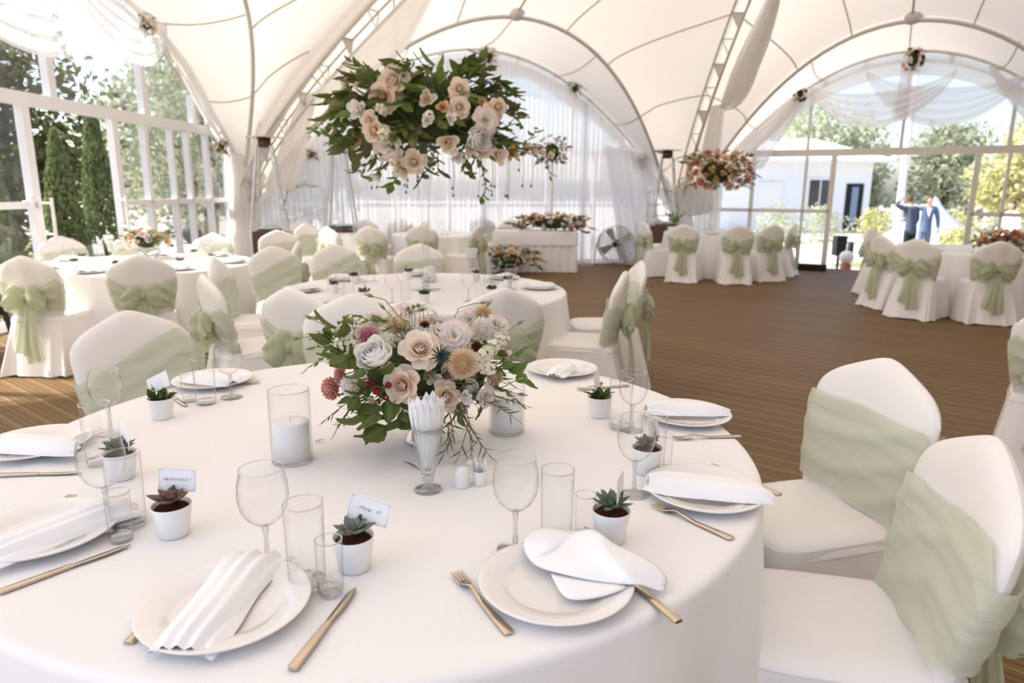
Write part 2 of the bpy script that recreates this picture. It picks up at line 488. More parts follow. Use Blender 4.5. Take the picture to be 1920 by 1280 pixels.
# ---------------------------------------------------------------- glazed sides
wn_i = 1
def post(mb, s, q, z0, z1, w=.09, off=0):
    c = s.p(q, 0, off)
    mb.beam(c+Vector((0, 0, z0)), c+Vector((0, 0, z1)), w, .09, up=s.n)
def rail(mb, s, q0, q1, z, h=.09, off=0):
    mb.beam(s.p(q0, z, off), s.p(q1, z, off), .09, h)
def pane(s, q0, q1, z0, z1, top=None):
    global wn_i
    mb = MB(); n = 6 if top else 1
    lo = [s.p(q0+(q1-q0)*i/n, z0, .0) for i in range(n+1)]
    hi = [s.p(q0+(q1-q0)*i/n, (top(q0+(q1-q0)*i/n) if top else z1), .0) for i in range(n+1)]
    mb.grid([lo, hi])
    o = mb.build('window_%d' % wn_i, M['pane'], smooth=False); wn_i += 1
    struct(o, 'clear glass pane in a white frame'); return o
def glaze(s, name, label, m, lower, upper, tz, rz, railspans, tw=.12):
    mb = MB()
    q0, q1 = s.mid-s.half, s.mid+s.half
    lo = max(q0+.15, .0); hi = q1-.15
    half_t = math.sqrt(max(0, (s.top-.08-tz)/s.k))
    rail(mb, s, s.mid-half_t, s.mid+half_t, tz, tw)
    for q, w in lower: post(mb, s, q, 0, min(tz-tw/2, s.wz(q)-.1), w)
    for q, w in upper: post(mb, s, q, tz+tw/2, s.wz(q)-.1, w)
    for a, b_ in railspans:
        rail(mb, s, a, b_, rz, .07); rail(mb, s, a, b_, .05, .09)
    o = mb.build(name, m, smooth=False); struct(o, label)
    # panes
    for a, b_ in railspans:
        qs = [a]+[q for q, w in lower if a+.05 < q < b_-.05]+[b_]
        for x0, x1 in zip(qs, qs[1:]):
            pane(s, x0, x1, .09, rz-.03)
            if min(s.wz(x0), s.wz(x1)) > rz+.4:
                pane(s, x0, x1, rz+.03, tz-.05, top=lambda q: min(tz-.06, s.wz(q)-.12))
    qs = [s.mid-half_t]+[q for q, w in upper]+[s.mid+half_t]
    for x0, x1 in zip(qs, qs[1:]): pane(s, x0, x1, tz+.05, 0, top=lambda q: max(tz+.05, s.wz(q)-.14))
    return o
glaze(SL, 'wall_left', 'white framed glazing with an open doorway on the left side of the tent', M['frame'],
      [(3.3, .10), (4.6, .10), (5.95, .11), (7.47, .11), (8.14, .08), (8.80, .045), (9.26, .07), (9.85, .08), (10.5, .08)],
      [(4.6, .10), (6.42, .11), (8.21, .11), (9.5, .09)], 2.39, 1.28, [(2.6, 5.95), (7.47, 10.5)], .14)
glaze(SC, 'wall_middle', 'white framed glazing behind the sheer curtains of the middle side', M['frame'],
      [(.9, .08), (1.9, .08), (2.9, .08), (3.9, .08), (4.9, .08), (5.9, .08), (6.9, .08), (7.9, .08)],
      [(2.4, .08), (4.42, .08), (6.4, .08)], 2.22, 1.19, [(.5, 8.4)], .12)
glaze(SR, 'wall_right', 'cream framed glazing with a wide open doorway on the right side of the tent', M['frame_r'],
      [(.75, .06), (1.51, .07), (2.49, .05), (2.97, .09), (5.26, .09), (5.71, .05), (6.7, .07)],
      [(1.5, .05), (2.48, .05), (4.05, .05), (5.67, .06)], 2.22, 1.12, [(.45, 2.97), (5.26, 7.6)], .13)
# long pull handles of the doors
def pull(s, q, z0, z1, off, label):
    root = empty('door_handle', s.p(q, z0, off), label=label, cat='door handle', group='white pull handles on the left glazing')
    mb = MB(); mb.tube([(0, 0, 0), (0, 0, z1-z0)], .018, 10)
    mb.build('grip', M['white_metal'], root)
    for z in (.06, z1-z0-.06):
        mb = MB(); mb.tube([(0, 0, z), tuple(-s.n*(off-.03)+Vector((0, 0, z)))], .012, 8); mb.build('bracket', M['white_metal'], root)
pull(SL, 5.75, .92, 1.38, .14, 'white pull handle, farthest left, on the glazing left of the open doorway')
pull(SL, 6.03, .90, 1.36, .14, 'white pull handle on the left jamb of the open doorway')
pull(SL, 7.37, .92, 1.38, .14, 'white pull handle on the right jamb of the open doorway')

# ---------------------------------------------------------------- curtains and swags
def swag(name, P0, P1, sag0, sag1, nrm, m, label, cat='swag', group=None, folds=7, depth=.07, parent=None, spread=.10, skew=0., seed=0):
    rnd = random.Random(seed+int(P0.x*100)+int(P1.z*77))
    mb = MB(); nv, nu = 44, 30; rows = []
    d = P1-P0; ph = rnd.random()*6
    for j in range(nv+1):
        v = j/nv; row = []
        for i in range(nu+1):
            u = i/nu
            b = 4*u*(1-u); b = b**.85
            e = (1-b)
            sg = sag0+(sag1-sag0)*v+skew*(u-.5)*v
            p = P0+d*u+Vector((0, 0, -sg*b-e*spread*v))
            f = math.sin(v*folds*2*PI+ph+1.4*math.sin(3*u+ph))*(.35+.65*b)+.35*math.sin(v*folds*4.3*PI+u*4)
            p += nrm*(depth*(.4+.6*b)*f*.5+.05+.06*v*b)+Vector((0, 0, .018*f*b))
            row.append(p)
        rows.append(row)
    mb.grid(rows)
    o = mb.build(name, M[m], parent)
    if parent is None: tag(o, label, cat, group)
    return o
def hang(name, T0, T1, B0, B1, nrm, m, label=None, cat='curtain', group=None, folds=8, depth=.05, parent=None, nu=None, curve=0., seed=1, topz=None):
    rnd = random.Random(seed); ph = rnd.random()*6; k2 = rnd.uniform(.6, .9)
    mb = MB(); nu = nu or folds*8; nv = 16; rows = []
    for j in range(nv+1):
        v = j/nv; row = []
        for i in range(nu+1):
            u = i/nu
            t = T0.lerp(T1, u)
            if topz: t = Vector((t.x, t.y, topz(u)))
            p = t.lerp(B0.lerp(B1, u), v)
            w = u+.008*math.sin(5*v+ph)
            f = math.sin(w*folds*2*PI+ph)+.45*math.sin(w*folds*2*PI*k2*2.3+2*ph)+.3*math.sin(w*folds*.37*2*PI)
            p = p+nrm*(depth*f*(.55+.45*v)+curve*math.sin(PI*v))
            row.append(p)
        rows.append(row)
    mb.grid(rows)
    o = mb.build(name, M[m], parent)
    if parent is None: tag(o, label, cat, group)
    return o
G = 'sheer curtains along the middle glazed side'
cur = [(.25, 2.35, 'sheer curtain of the middle side, leftmost panel, behind the shelf with the bird cage'),
       (2.3, 4.55, 'sheer curtain panel directly behind the tall hanging bouquet'),
       (4.45, 6.6, 'sheer curtain panel behind the skirted head table'),
       (6.5, 8.6, 'sheer curtain panel behind the floor fan, right end of the middle side')]
for k, (q0, q1, lb) in enumerate(cur):
    hang('sheer_curtain', SC.p(q0, 0, .3), SC.p(q1, 0, .3), SC.p(q0, .04, .32), SC.p(q1, .04, .32), SC.n, 'sheer', lb, group=G,
         folds=22, depth=.022, seed=k+3, topz=lambda u, q0=q0, q1=q1: SC.wz(q0+(q1-q0)*u)-.16)
for k, (q0, q1, lb) in enumerate([(.3, 4.4, 'pleated ivory pelmet under the left half of the middle arch'), (4.4, 8.5, 'pleated ivory pelmet under the right half of the middle arch')]):
    mb = MB(); rows = []
    n = 90
    for j in range(7):
        v = j/6; row = []
        for i in range(n+1):
            q = q0+(q1-q0)*i/n; z = SC.wz(q)-.06-.34*v-.05*v*math.sin(i*.21)
            row.append(SC.p(q, max(z, .1), .22+.018*math.sin(i*1.25)+.01*math.sin(i*.6)))
        rows.append(row)
    mb.grid(rows); o = mb.build('pelmet', M['drape']); tag(o, lb, 'pelmet')
hang('gathered_curtain', SC.p(6.9, 2.35, .42), SC.p(7.9, 2.2, .42), SC.p(7.35, .03, .5), SC.p(8.3, .03, .5), SC.n, 'sheer',
     'gathered white curtain falling right of the floor fan', folds=9, depth=.05, seed=9)
# left side swags
swag('chiffon_swag', SL.p(4.5, 3.65, .15), SL.p(7.7, 3.95, .15), .05, 1.0, SL.n, 'swag', 'white chiffon swag at the top left corner of the photo', group='chiffon swags of the left side', folds=5)
swag('chiffon_swag', SL.p(6.4, 4.0, .22), SL.p(8.52, 3.68, .22), .05, .86, SL.n, 'swag', 'white chiffon swag hanging from the upper flower cluster of the left arch', group='chiffon swags of the left side', folds=5)
swag('chiffon_swag', SL.p(8.48, 3.62, .15), SL.p(10.4, 2.15, .15), -.12, .42, SL.n, 'drape', 'white chiffon drape sweeping down the arch between the two left flower clusters', group='chiffon swags of the left side', folds=3, depth=.09, spread=.02, skew=.1)
swag('chiffon_swag', SL.p(10.34, 2.2, .12), SL.p(11.0, 1.15, .12), -.12, .22, SL.n, 'drape', 'short chiffon drape between the two lowest flower clusters of the left arch', group='chiffon swags of the left side', folds=2, depth=.06, spread=.02)
hang('chiffon_drape', SL.p(10.0, 2.0, .2), SL.p(10.45, 2.15, .2), SL.p(9.95, .02, .25), SL.p(10.55, .02, .25), SL.n, 'drape',
     'white drape hanging to the floor under the flower cluster at the left pillar', folds=4, depth=.04)
# corner pillars wrapped in cloth
def pillar(c, r0, r1, z, label):
    mb = MB(); rows = []
    for j in range(14):
        v = j/13; row = []
        for i in range(72):
            a = 2*PI*i/72; rr = (r0+(r1-r0)*v)*(1+.07*math.sin(a*13+v*.6)+.05*math.sin(a*7+1))
            row.append(Vector((c.x+rr*math.cos(a), c.y+rr*math.sin(a), z*(1-v)+.02*v)))
        rows.append(row)
    mb.grid(rows, closeu=True); o = mb.build('draped_pillar', M['drape']); tag(o, label, 'pillar')
pillar(PA+Vector((.28, -.25, 0)), .10, .36, 2.05, 'ivory cloth pillar at the corner between the left and middle sides')
pillar(PB+Vector((.0, -.38, 0)), .10, .34, 2.1, 'ivory cloth pillar at the corner between the middle and right sides')
# right side swags
GR = 'chiffon swags of the right side'
swag('chiffon_swag', SR.p(2.45, 3.42, .2), SR.p(4.75, 3.55, .2), .28, .88, SR.n, 'swag', 'sheer swag left of the central flower cluster on the right arch', group=GR, folds=4, depth=.05)
swag('chiffon_swag', SR.p(3.35, 3.65, .12), SR.p(5.75, 3.45, .12), .30, .95, SR.n, 'swag', 'sheer swag right of the central flower cluster on the right arch', group=GR, folds=4, depth=.05)
swag('chiffon_swag', SR.p(5.2, 3.62, .2), SR.p(7.2, 1.9, .2), .1, .5, SR.n, 'swag', 'sheer swag running down at the far right edge of the photo', group=GR, folds=4, depth=.05)
swag('chiffon_swag', SR.p(.85, 2.05, .2), SR.p(2.35, 3.36, .2), -.12, .42, SR.n, 'swag', 'sheer drape gathered along the left foot of the right arch', group=GR, folds=5, depth=.05, spread=.1)
hang('chiffon_drape', SR.p(2.1, 3.2, .2), SR.p(2.5, 3.35, .2), SR.p(1.2, 1.75, .25), SR.p(1.75, 1.95, .25), SR.n, 'swag',
     'sheer tail of cloth falling from the left flower cluster of the right arch', folds=4, depth=.04)
hang('chiffon_drape', SR.p(.55, 2.0, .2), SR.p(1.0, 2.2, .2), SR.p(.35, .02, .25), SR.p(.95, .02, .25), SR.n, 'drape',
     'white drape hanging to the floor right of the middle pillar', folds=5, depth=.04)
hang('pleated_tail', SR.p(3.92, 3.72, .24), SR.p(4.16, 3.72, .24), SR.p(3.86, 2.75, .24), SR.p(4.1, 2.75, .24), SR.n, 'swag',
     'narrow pleated tail under the central flower cluster of the right arch', folds=3, depth=.02)
mb = MB(); rows = []
for j in range(6):
    v = j/5; row = []
    for i in range(121):
        q = .6+6.8*i/120
        row.append(SR.p(q, max(SR.wz(q)-.03-.36*v, .1), .1+.014*math.sin(i*1.3)))
    rows.append(row)
mb.grid(rows); tag(mb.build('pelmet', M['drape']), 'pleated ivory pelmet under the arch of the right side', 'pelmet')
# cloths slung from the trusses
a1, a2, a3 = roofpt(SC, -1, .52, -.2), roofpt(SC, -1, .235, -.25), roofpt(SC, -1, .07, -.2)
swag('slung_cloth', a2, a1, .05, .75, Vector((.5, -.8, 0)).normalized(), 'drape', 'white cloth slung from the upper part of the left lattice truss', group='cloths slung from the trusses', folds=3, depth=.12, spread=.02)
hang('slung_cloth', a2-Vector((.12, 0, 0)), a2+Vector((.15, 0, .05)), a3+Vector((.15, -.1, -.3)), a3+Vector((.75, -.1, -.2)), Vector((.3, -.9, 0)), 'drape',
     'white cloth falling down the lower part of the left lattice truss', group='cloths slung from the trusses', folds=4, depth=.05)
b1, b2, b3 = roofpt(SR, -1, .55, -.2), roofpt(SR, -1, .25, -.25), roofpt(SR, -1, .05, -.3)
swag('slung_cloth', b2+Vector((.2, 0, 0)), b1+Vector((.25, 0, 0)), .05, .6, Vector((.95, -.2, 0)).normalized(), 'drape', 'white cloth slung from the upper part of the right lattice truss', group='cloths slung from the trusses', folds=3, depth=.22, spread=.02)
hang('slung_cloth', b2+Vector((.05, 0, 0)), b2+Vector((.3, 0, .05)), b3+Vector((.10, -.1, -.4)), b3+Vector((.62, -.1, -.3)), Vector((.2, -.9, 0)), 'drape',
     'white cloth falling down the lower part of the right lattice truss', group='cloths slung from the trusses', folds=4, depth=.05)

# unseen cloth added on two sides behind the camera to cut and warm light
for s, nm in ((S4, 'added_cloth_far_right'), (S5, 'added_cloth_back')):
    mb = MB(); rows = []
    for j in range(8):
        v = j/7; row = []
        for i in range(201):
            q = s.len*i/200; row.append(s.p(q, max(.02, (min(3.95, s.wz(q)+.1) if s.wz(q) > .6 else .7)*(1-v)+.01*v), .05+.04*math.sin(i*.9)))
        rows.append(row)
    mb.grid(rows); struct(mb.build(nm, M['shade_cloth']), 'unseen beige cloth added behind the viewer to block and warm the light')
# ---------------------------------------------------------------- chairs in satin covers with organza sashes
CW, CT = .48, .036
def cw(z):   # width of the back at height z
    t = max(0, min(1, (z-.40)/.38)); return .40+.10*(t*t*(3-2*t))
def ctop(u): return .958-.115*(math.sqrt(u*u+.02)-.14)-.045*abs(u)**9
def cy_(u, z): return -.195-(z-.45)*.17-.022*(1-u*u)*(1 if z > .4 else 0)
def cpt(u, z, side, off=0.):
    k = max(0, 1-abs(u)**7)**.5
    tz = ctop(u); v = max(0, min(1, (z-.4)/(tz-.4))); k *= max(0, 1-v**14)**.5
    x = u*cw(z)/2
    return Vector((x+off*u*(1-k), cy_(u, z)+side*(CT*k+off), z))
def chair_mesh_back(seed):
    mb = MB(); nu, nv = 26, 22
    us = [math.sin(PI/2*(-1+2*i/nu)) for i in range(nu+1)]
    for sd in (1, -1):
        rows = []
        for j in range(nv+1):
            v = (j/nv); v = 1-(1-v)**1.6
            row = []
            for u in us:
                z = .36+(ctop(u)-.36)*v
                p = cpt(u, z, sd)
                if sd < 0:   # folds of loose satin at the back
                    p.y -= .006*math.sin(u*9+seed+math.sin(z*9))*(1-abs(u)**4)*(1-v**6)
                row.append(p)
            rows.append(row)
        if sd > 0: rows = [list(reversed(r)) for r in rows]
        mb.grid(rows)
    return mb
def skirt(seed):
    rnd = random.Random(seed); mb = MB(); n = 112; rows = []
    ph = [rnd.random()*6 for _ in range(5)]
    def foot(a, v):
        c, s = math.cos(a), math.sin(a); e = .36+.06*v
        x = math.copysign(abs(c)**e, c); y = math.copysign(abs(s)**e, s)
        hx = .222+.045*v; hy = .235+.04*v
        yy = y*hy-(.03+.06*v if y < 0 else 0)
        f = (math.sin(a*8+ph[0])+.6*math.sin(a*13+ph[1])+.5*math.sin(a*21+ph[2]))
        corner = (abs(c*s)*2)**3
        fo = .014*v**1.3*f+.035*v*corner
        d = Vector((x*hx, yy, 0)).normalized()
        return Vector((x*hx, yy, 0))+d*fo
    for j in range(13):
        v = j/12
        z = .465*(1-v)+.012*v
        rows.append([foot(2*PI*i/n, v)+Vector((0, 0, z+.006*math.sin(2*PI*i/n*7+ph[3])*v)) for i in range(n)])
    mb.grid([list(reversed(r)) for r in rows], closeu=True)
    return mb
def seat():
    mb = MB(); n = 14; rows = []
    for j in range(n+1):
        row = []
        for i in range(n+1):
            x, y = -1+2*i/n, -1+2*j/n
            sx = math.sin(x*PI/2); sy = math.sin(y*PI/2)
            e = max(abs(sx), abs(sy))
            z = .436+.052*((1-abs(sx)**9)*(1-abs(sy)**9))**.6
            # square to rounded square
            r = 1-.11*(abs(sx*sy))**3
            row.append(Vector((sx*.229*r, -.020+sy*.258*r, z)))
        rows.append(row)
    mb.grid(rows)
    return mb
def sash(seed, slant=0.0, hi=.80, lo=.50):
    rnd = random.Random(seed); mb = MB(); n = 72; rows = []; m = 12
    ph = rnd.random()*6; m = 26
    for j in range(m+1):
        v = j/m; row = []
        for i in range(n):
            a = 2*PI*i/n; u = math.cos(a)*1.0; sd = math.sin(a)
            if sd >= 0:
                h, l = hi+slant*u*.5, lo+slant*u*.5
                h = min(h, ctop(u)-.015-.065*abs(u)**6)
            else:
                k = (1-abs(u)**1.3)
                h = hi+slant*u*.5*(1-k); h = min(h, ctop(u)-.015-.065*abs(u)**6); h = h*(1-k)+.665*k
                l = (lo+slant*u*.5*(1-k))*(1-k)+.60*k
            z = l+(h-l)*v+.004*math.sin(u*6+ph)
            s = 1 if sd >= 0 else -1
            kk = max(0, 1-abs(u)**7)**.5
            x = u*(cw(z)/2+.010)
            g1 = .5+.5*math.sin(v*17+2.5*u*(1 if s > 0 else 3)+ph+2.2*math.sin(u*2.2+seed)); g2 = .5+.5*math.sin(v*33-4*u+seed)
            y = cy_(u, z)+s*(CT*kk+.009+(.012*g1**2+.004*g2)*(.35+.65*(1-abs(u)**4)))
            row.append(Vector((x, y, z)))
        rows.append(row)
    mb.grid(rows, closeu=True)
    return mb
def bow_loop(sg, seed):
    rnd = random.Random(seed); mb = MB(); ph = rnd.random()*6; yb = cy_(0, .63)-CT
    for f in (1, -1):
        rows = []
        for i in range(15):
            u = i/14; row = []
            h = .018+.085*math.sin(PI*min(1, u**.8*.86))**.8
            if u > .93: h *= .9
            for j in range(17):
                v = -1+2*j/16
                th = .045*math.sqrt(max(0, 1-v*v))*math.sin(PI*min(1, u*.93+.04))**.7
                fold = .009*math.sin(v*7+ph)*u
                row.append(Vector((sg*(.012+.165*u-.03*v*v*u), yb-.045+f*th+fold-.02*u, .635+v*h-.045*u*u+.012*math.sin(5*u+ph))))
            rows.append(row)
        if f*sg > 0: rows = [list(reversed(r)) for r in rows]
        mb.grid(rows)
    return mb
def bow_tail(sg, seed, zb=.14):
    rnd = random.Random(seed); mb = MB(); ph = rnd.random()*6; rows = []
    for i in range(18):
        u = i/17; w = .035+.10*u**.7; row = []
        z = .62-(.62-zb)*u
        yb = cy_(0, .62)-CT-.04-.045*u-.02*math.sin(PI*u)
        for j in range(15):
            v = -1+2*j/14
            row.append(Vector((sg*(.015+.045*u)+v*w/2+.008*math.sin(4*u+ph), yb+.013*math.sin(v*6+ph+u*2)*(.3+u), z+.02*v*u*sg)))
        rows.append(row)
    mb.grid(rows); return mb
def chair(seed=1, slant=0., label='white covered banquet chair with a sage green sash'):
    root = empty('banquet_chair', (0, 0, 0), label=label, cat='chair')
    chair_mesh_back(seed).build('backrest_cover', M['cover'], root)
    seat().build('seat_cover', M['cover'], root)
    skirt(seed).build('skirt', M['cover'], root)
    s = sash(seed, slant).build('sash', M['sash'], root)
    for sg in (-1, 1):
        bow_loop(sg, seed+sg).build('bow_loop', M['bow'], s)
        bow_tail(sg, seed+3*sg, .13 if sg > 0 else .19).build('bow_tail', M['bow'], s)
    mb = MB(); mb.ell((0, cy_(0, .63)-CT-.045, .635), (.03, .03, .034)); mb.build('bow_knot', M['bow'], s)
    return root
CH = [Proto(chair(1, .02)), Proto(chair(5, -.05)), Proto(chair(9, -.22))]
T0 = Vector((-.363, 1.912, .75)); R0 = 1.045
T1 = Vector((-.66, 5.05, .75)); R1 = 1.06
T2 = Vector((-3.62, 6.75, .75)); R2 = 1.03
T5 = Vector((3.72, 12.75, .75)); T6 = Vector((6.15, 9.15, .75))
T3 = Vector((-2.75, 11.2, .75)); T4 = Vector((-1.25, 11.75, .75))
def at_chair(px, py, face, label, group=None, kind=0, zt=.95, Y=None, scale=None):
    """top of the backrest seen at a point; face = the point of the floor the chair looks at"""
    p = aty(px, py, Y) if Y else atz(px, py, zt)
    if hasattr(face, '__len__'):
        d = Vector((face[0]-p.x, face[1]-p.y, 0)).normalized()
    else:
        d = Vector((math.sin(R(face)), math.cos(R(face)), 0))
    o = Vector((p.x, p.y, 0))+d*.30
    for t_, r_ in ((T0, R0), (T1, R1), (T2, R2), (T3, .62), (T4, .8), (T5, .92), (T6, 1.)):
        w_ = Vector((o.x-t_.x, o.y-t_.y, 0))
        if w_.length < r_+.14: o += w_.normalized()*(r_+.14-w_.length)
    rz = math.atan2(-d.x, d.y)
    return CH[kind].put(o, rz, label, group, scale)

# ---------------------------------------------------------------- tables
def cloth_mesh(Rr, h=.75, folds=15, seed=1, amp=.03, flare=.10, segs=192):
    rnd = random.Random(seed); mb = MB(); ph = [rnd.random()*6 for _ in range(4)]; rows = []
    for r in (.001, .3, .6, .85, .97): rows.append([Vector((Rr*r*math.cos(2*PI*i/segs), Rr*r*math.sin(2*PI*i/segs), h)) for i in range(segs)])
    for k in range(5):
        a = PI/2*k/4; rr = Rr-.018+.018*math.sin(a); z = h-.018+.018*math.cos(a)
        rows.append([Vector((rr*math.cos(2*PI*i/segs), rr*math.sin(2*PI*i/segs), z)) for i in range(segs)])
    nd = 16
    for k in range(1, nd+1):
        v = k/nd; z = (h-.018)*(1-v)+.008*v; row = []
        for i in range(segs):
            a = 2*PI*i/segs
            f = math.sin(a*folds+ph[0]+.8*math.sin(2*a+ph[1]))+.5*math.sin(a*folds*1.7+ph[2])+.3*math.sin(a*folds*.5+ph[3])
            rr = Rr+flare*v**1.2*.6+amp*v**.9*(f+.4)
            row.append(Vector((rr*math.cos(a), rr*math.sin(a), z)))
        rows.append(row)
    mb.grid(rows, closeu=True)
    return mb
def round_table(x, y, Rr, label, seed, folds=15, amp=.03, h=.75, group='round banquet tables'):
    root = empty('round_table', (x, y, 0), label=label, cat='table', group=group)
    cloth_mesh(Rr, h, folds, seed, amp).build('tablecloth', M['linen'], root)
    mb = MB(); mb.lathe([(.001, h-.03), (Rr-.03, h-.03), (Rr-.03, h-.008), (.001, h-.008)], 48)
    mb.build('tabletop', M['white_metal'], root, smooth=False)
    return root
T0 = Vector((-.363, 1.912, .75)); R0 = 1.045
T1 = Vector((-.66, 5.05, .75)); R1 = 1.06
T2 = Vector((-3.62, 6.75, .75)); R2 = 1.03
round_table(T0.x, T0.y, R0, 'large round table in the foreground under a smooth white cloth', 3, 13, .045)
round_table(T1.x, T1.y, R1, 'second round table behind the foreground bouquet, holding the tall trumpet vase', 4, 15, .03)
round_table(T2.x, T2.y, R2, 'round table on the left beside the glazing with a low flower bowl', 5, 18, .03)
T5 = Vector((3.72, 12.75, .75)); T6 = Vector((6.15, 9.15, .75))
round_table(T5.x, T5.y, .92, 'round table at the right back carrying the tall dome of orange roses', 6, 22, .035)
round_table(T6.x, T6.y, 1.0, 'round table at the right edge with a low orange bouquet', 7, 22, .035)
T3 = Vector((-2.75, 11.2, .75)); T4 = Vector((-1.25, 11.75, .75))
round_table(T3.x, T3.y, .62, 'far round table before the second heater, left of the fan backed chair', 8, 18)
round_table(T4.x, T4.y, .80, 'far round table behind the trumpet vase', 9, 18)

g0, g1, g2, g5, g6, g3, g7 = ['chairs around the foreground table', 'chairs around the second table', 'chairs around the left table', 'chairs around the right back table',
    'chairs around the right edge table', 'chairs around the far tables', 'chairs behind the head table']
# foreground table
at_chair(1668, 676, (T0.x, T0.y-.25), 'chair right of the foreground table, seen from its front, farther of the two', g0, 0, .95)
at_chair(1868, 818, (T0.x, T0.y-.2), 'chair right of the foreground table, nearest the camera, seen from its front', g0, 1, .96)
at_chair(235, 585, (T0.x+.25, T0.y-.2), 'chair left of the foreground table facing the camera with a slanting sash', g0, 2, .95)
at_chair(662, 556, (T0.x-.05, T0.y), 'white chair hidden behind the foreground bouquet, facing the camera', g0, 1, .94)
# second table
at_chair(1140, 508, (T1.x, T1.y-.1), 'chair right of the second table with its bow toward the camera, nearer one', g1, 0)
at_chair(1203, 490, (T1.x, T1.y+.1), 'chair right of the second table with its bow sticking out right, farther one', g1, 1)
at_chair(922, 530, (T1.x+.15, T1.y), 'chair with a silvery satin back seen from behind, near side of the second table', g1, 0, Y=3.82)
at_chair(612, 528, (T1.x+.05, T1.y), 'chair seen from behind at the near left side of the second table', g1, 1, Y=3.95)
at_chair(470, 510, (T1.x, T1.y+.1), 'chair left of the second table seen half from behind, bow hanging at its left', g1, 1)
at_chair(402, 498, (T1.x, T1.y+.4), 'chair left of the second table, bow pointing left, behind its neighbour', g1, 0, Y=5.25)
at_chair(510, 469, (T1.x+.2, T1.y-.5), 'chair facing the camera with a plain slanting sash, far left side of the second table', g1, 2, Y=6.4)
at_chair(626, 460, (T1.x, T1.y), 'chair facing the camera at the second table, just left of the trumpet vase', g1, 2, Y=6.65)
at_chair(786, 455, (T1.x, T1.y-.2), 'plain backed chair facing the camera behind the trumpet vase', g1, 1, Y=6.8)
# left table
at_chair(62, 478, (T2.x-.1, T2.y), 'chair at the left edge of the photo seen from behind with a big bow', g2, 0, Y=5.4)
at_chair(262, 474, (T2.x, T2.y), 'chair seen from behind in the middle of the near side of the left table', g2, 1, Y=5.62)
at_chair(468, 460, (T2.x, T2.y), 'greyish chair edge-on at the right side of the left table', g2, 0, Y=6.9)
at_chair(110, 441, (T2.x+.1, T2.y), 'white chair facing the camera by the left doorway', g2, 1, Y=7.55)
at_chair(252, 434, (T2.x, T2.y), 'white chair behind the low bouquet of the left table', g2, 1, Y=8.1)
at_chair(390, 434, (T2.x, T2.y), 'pale chair facing the camera at the far right of the left table', g2, 2, Y=8.1)
# far left group
at_chair(520, 437, 150, 'white chair in front of the left heater', g3, 1, Y=8.9)
at_chair(570, 414, 120, 'chair right of the left heater, seen from the side', g3, 0, Y=10.6)
at_chair(612, 425, 40, 'chair with a faded green bow left of the far tables', g3, 0, Y=9.8)
at_chair(600, 412, 160, 'cream chair behind the one with the faded bow', g3, 1, Y=11.6)
at_chair(692, 421, (T4.x-.4, T4.y+.6), 'chair seen from behind with a fan shaped bow between the far tables', g3, 1, Y=10.1)
at_chair(680, 410, 180, 'cream chair behind the far left table', g3, 2, Y=12.15)
at_chair(750, 410, 175, 'cream chair behind the far table, left of the trumpet vase', g3, 1, Y=12.95)
at_chair(792, 424, (T4.x, T4.y), 'tan coloured chair seen from behind beside the trumpet vase', g3, 0, Y=10.6)
at_chair(838, 412, (T4.x, T4.y+.3), 'cream chair right of the far table', g3, 2, Y=12.1)
at_chair(890, 419, (T4.x+.2, T4.y-.6), 'chair with a side bow left of the skirted head table', g3, 0, Y=11.0)
at_chair(905, 406, 175, 'chair behind the head table, left one', g7, 1, Y=13.42)
at_chair(957, 406, 185, 'chair behind the head table, right one', g7, 1, Y=13.45)
# right back table
at_chair(1206, 420, (T5.x, T5.y-.3), 'chair left of the right back table, seen in profile', g5, 0, Y=12.2)
at_chair(1252, 416, (T5.x, T5.y-.6), 'pale chair behind the leftmost ones of the right back table', g5, 1, Y=13.6)
at_chair(1282, 424, (T5.x-.3, T5.y), 'chair with green bow at the near left of the right back table', g5, 0, Y=11.3)
at_chair(1386, 429, (T5.x+.1, T5.y), 'chair with green bow at the near side of the right back table', g5, 1, Y=11.1)
at_chair(1452, 423, (T5.x+.2, T5.y+.1), 'chair with bow at the near right of the right back table', g5, 0, Y=11.5)
at_chair(1492, 424, (T5.x+.2, T5.y+.3), 'rightmost chair of the right back table, seen in profile with its bow on the right', g5, 1, Y=12.3)
# right edge table
at_chair(1652, 448, (T6.x, T6.y-.1), 'narrow looking chair at the left end of the right edge table', g6, 0, Y=8.9)
at_chair(1702, 440, (T6.x, T6.y), 'chair hidden behind its neighbour at the far left of the right edge table', g6, 1, Y=9.9)
at_chair(1720, 455, (T6.x-.1, T6.y), 'chair seen from behind with a long tailed bow, near left of the right edge table', g6, 1, Y=8.1)
at_chair(1876, 461, (T6.x-.3, T6.y), 'chair seen from behind with a large bow, nearest of the right edge table', g6, 0, Y=7.75)
CH[1].put((2.88, 3.45, 0), R(-38), 'chair cut off by the right edge of the photo, only its green bow showing', 'chairs at the right edge')

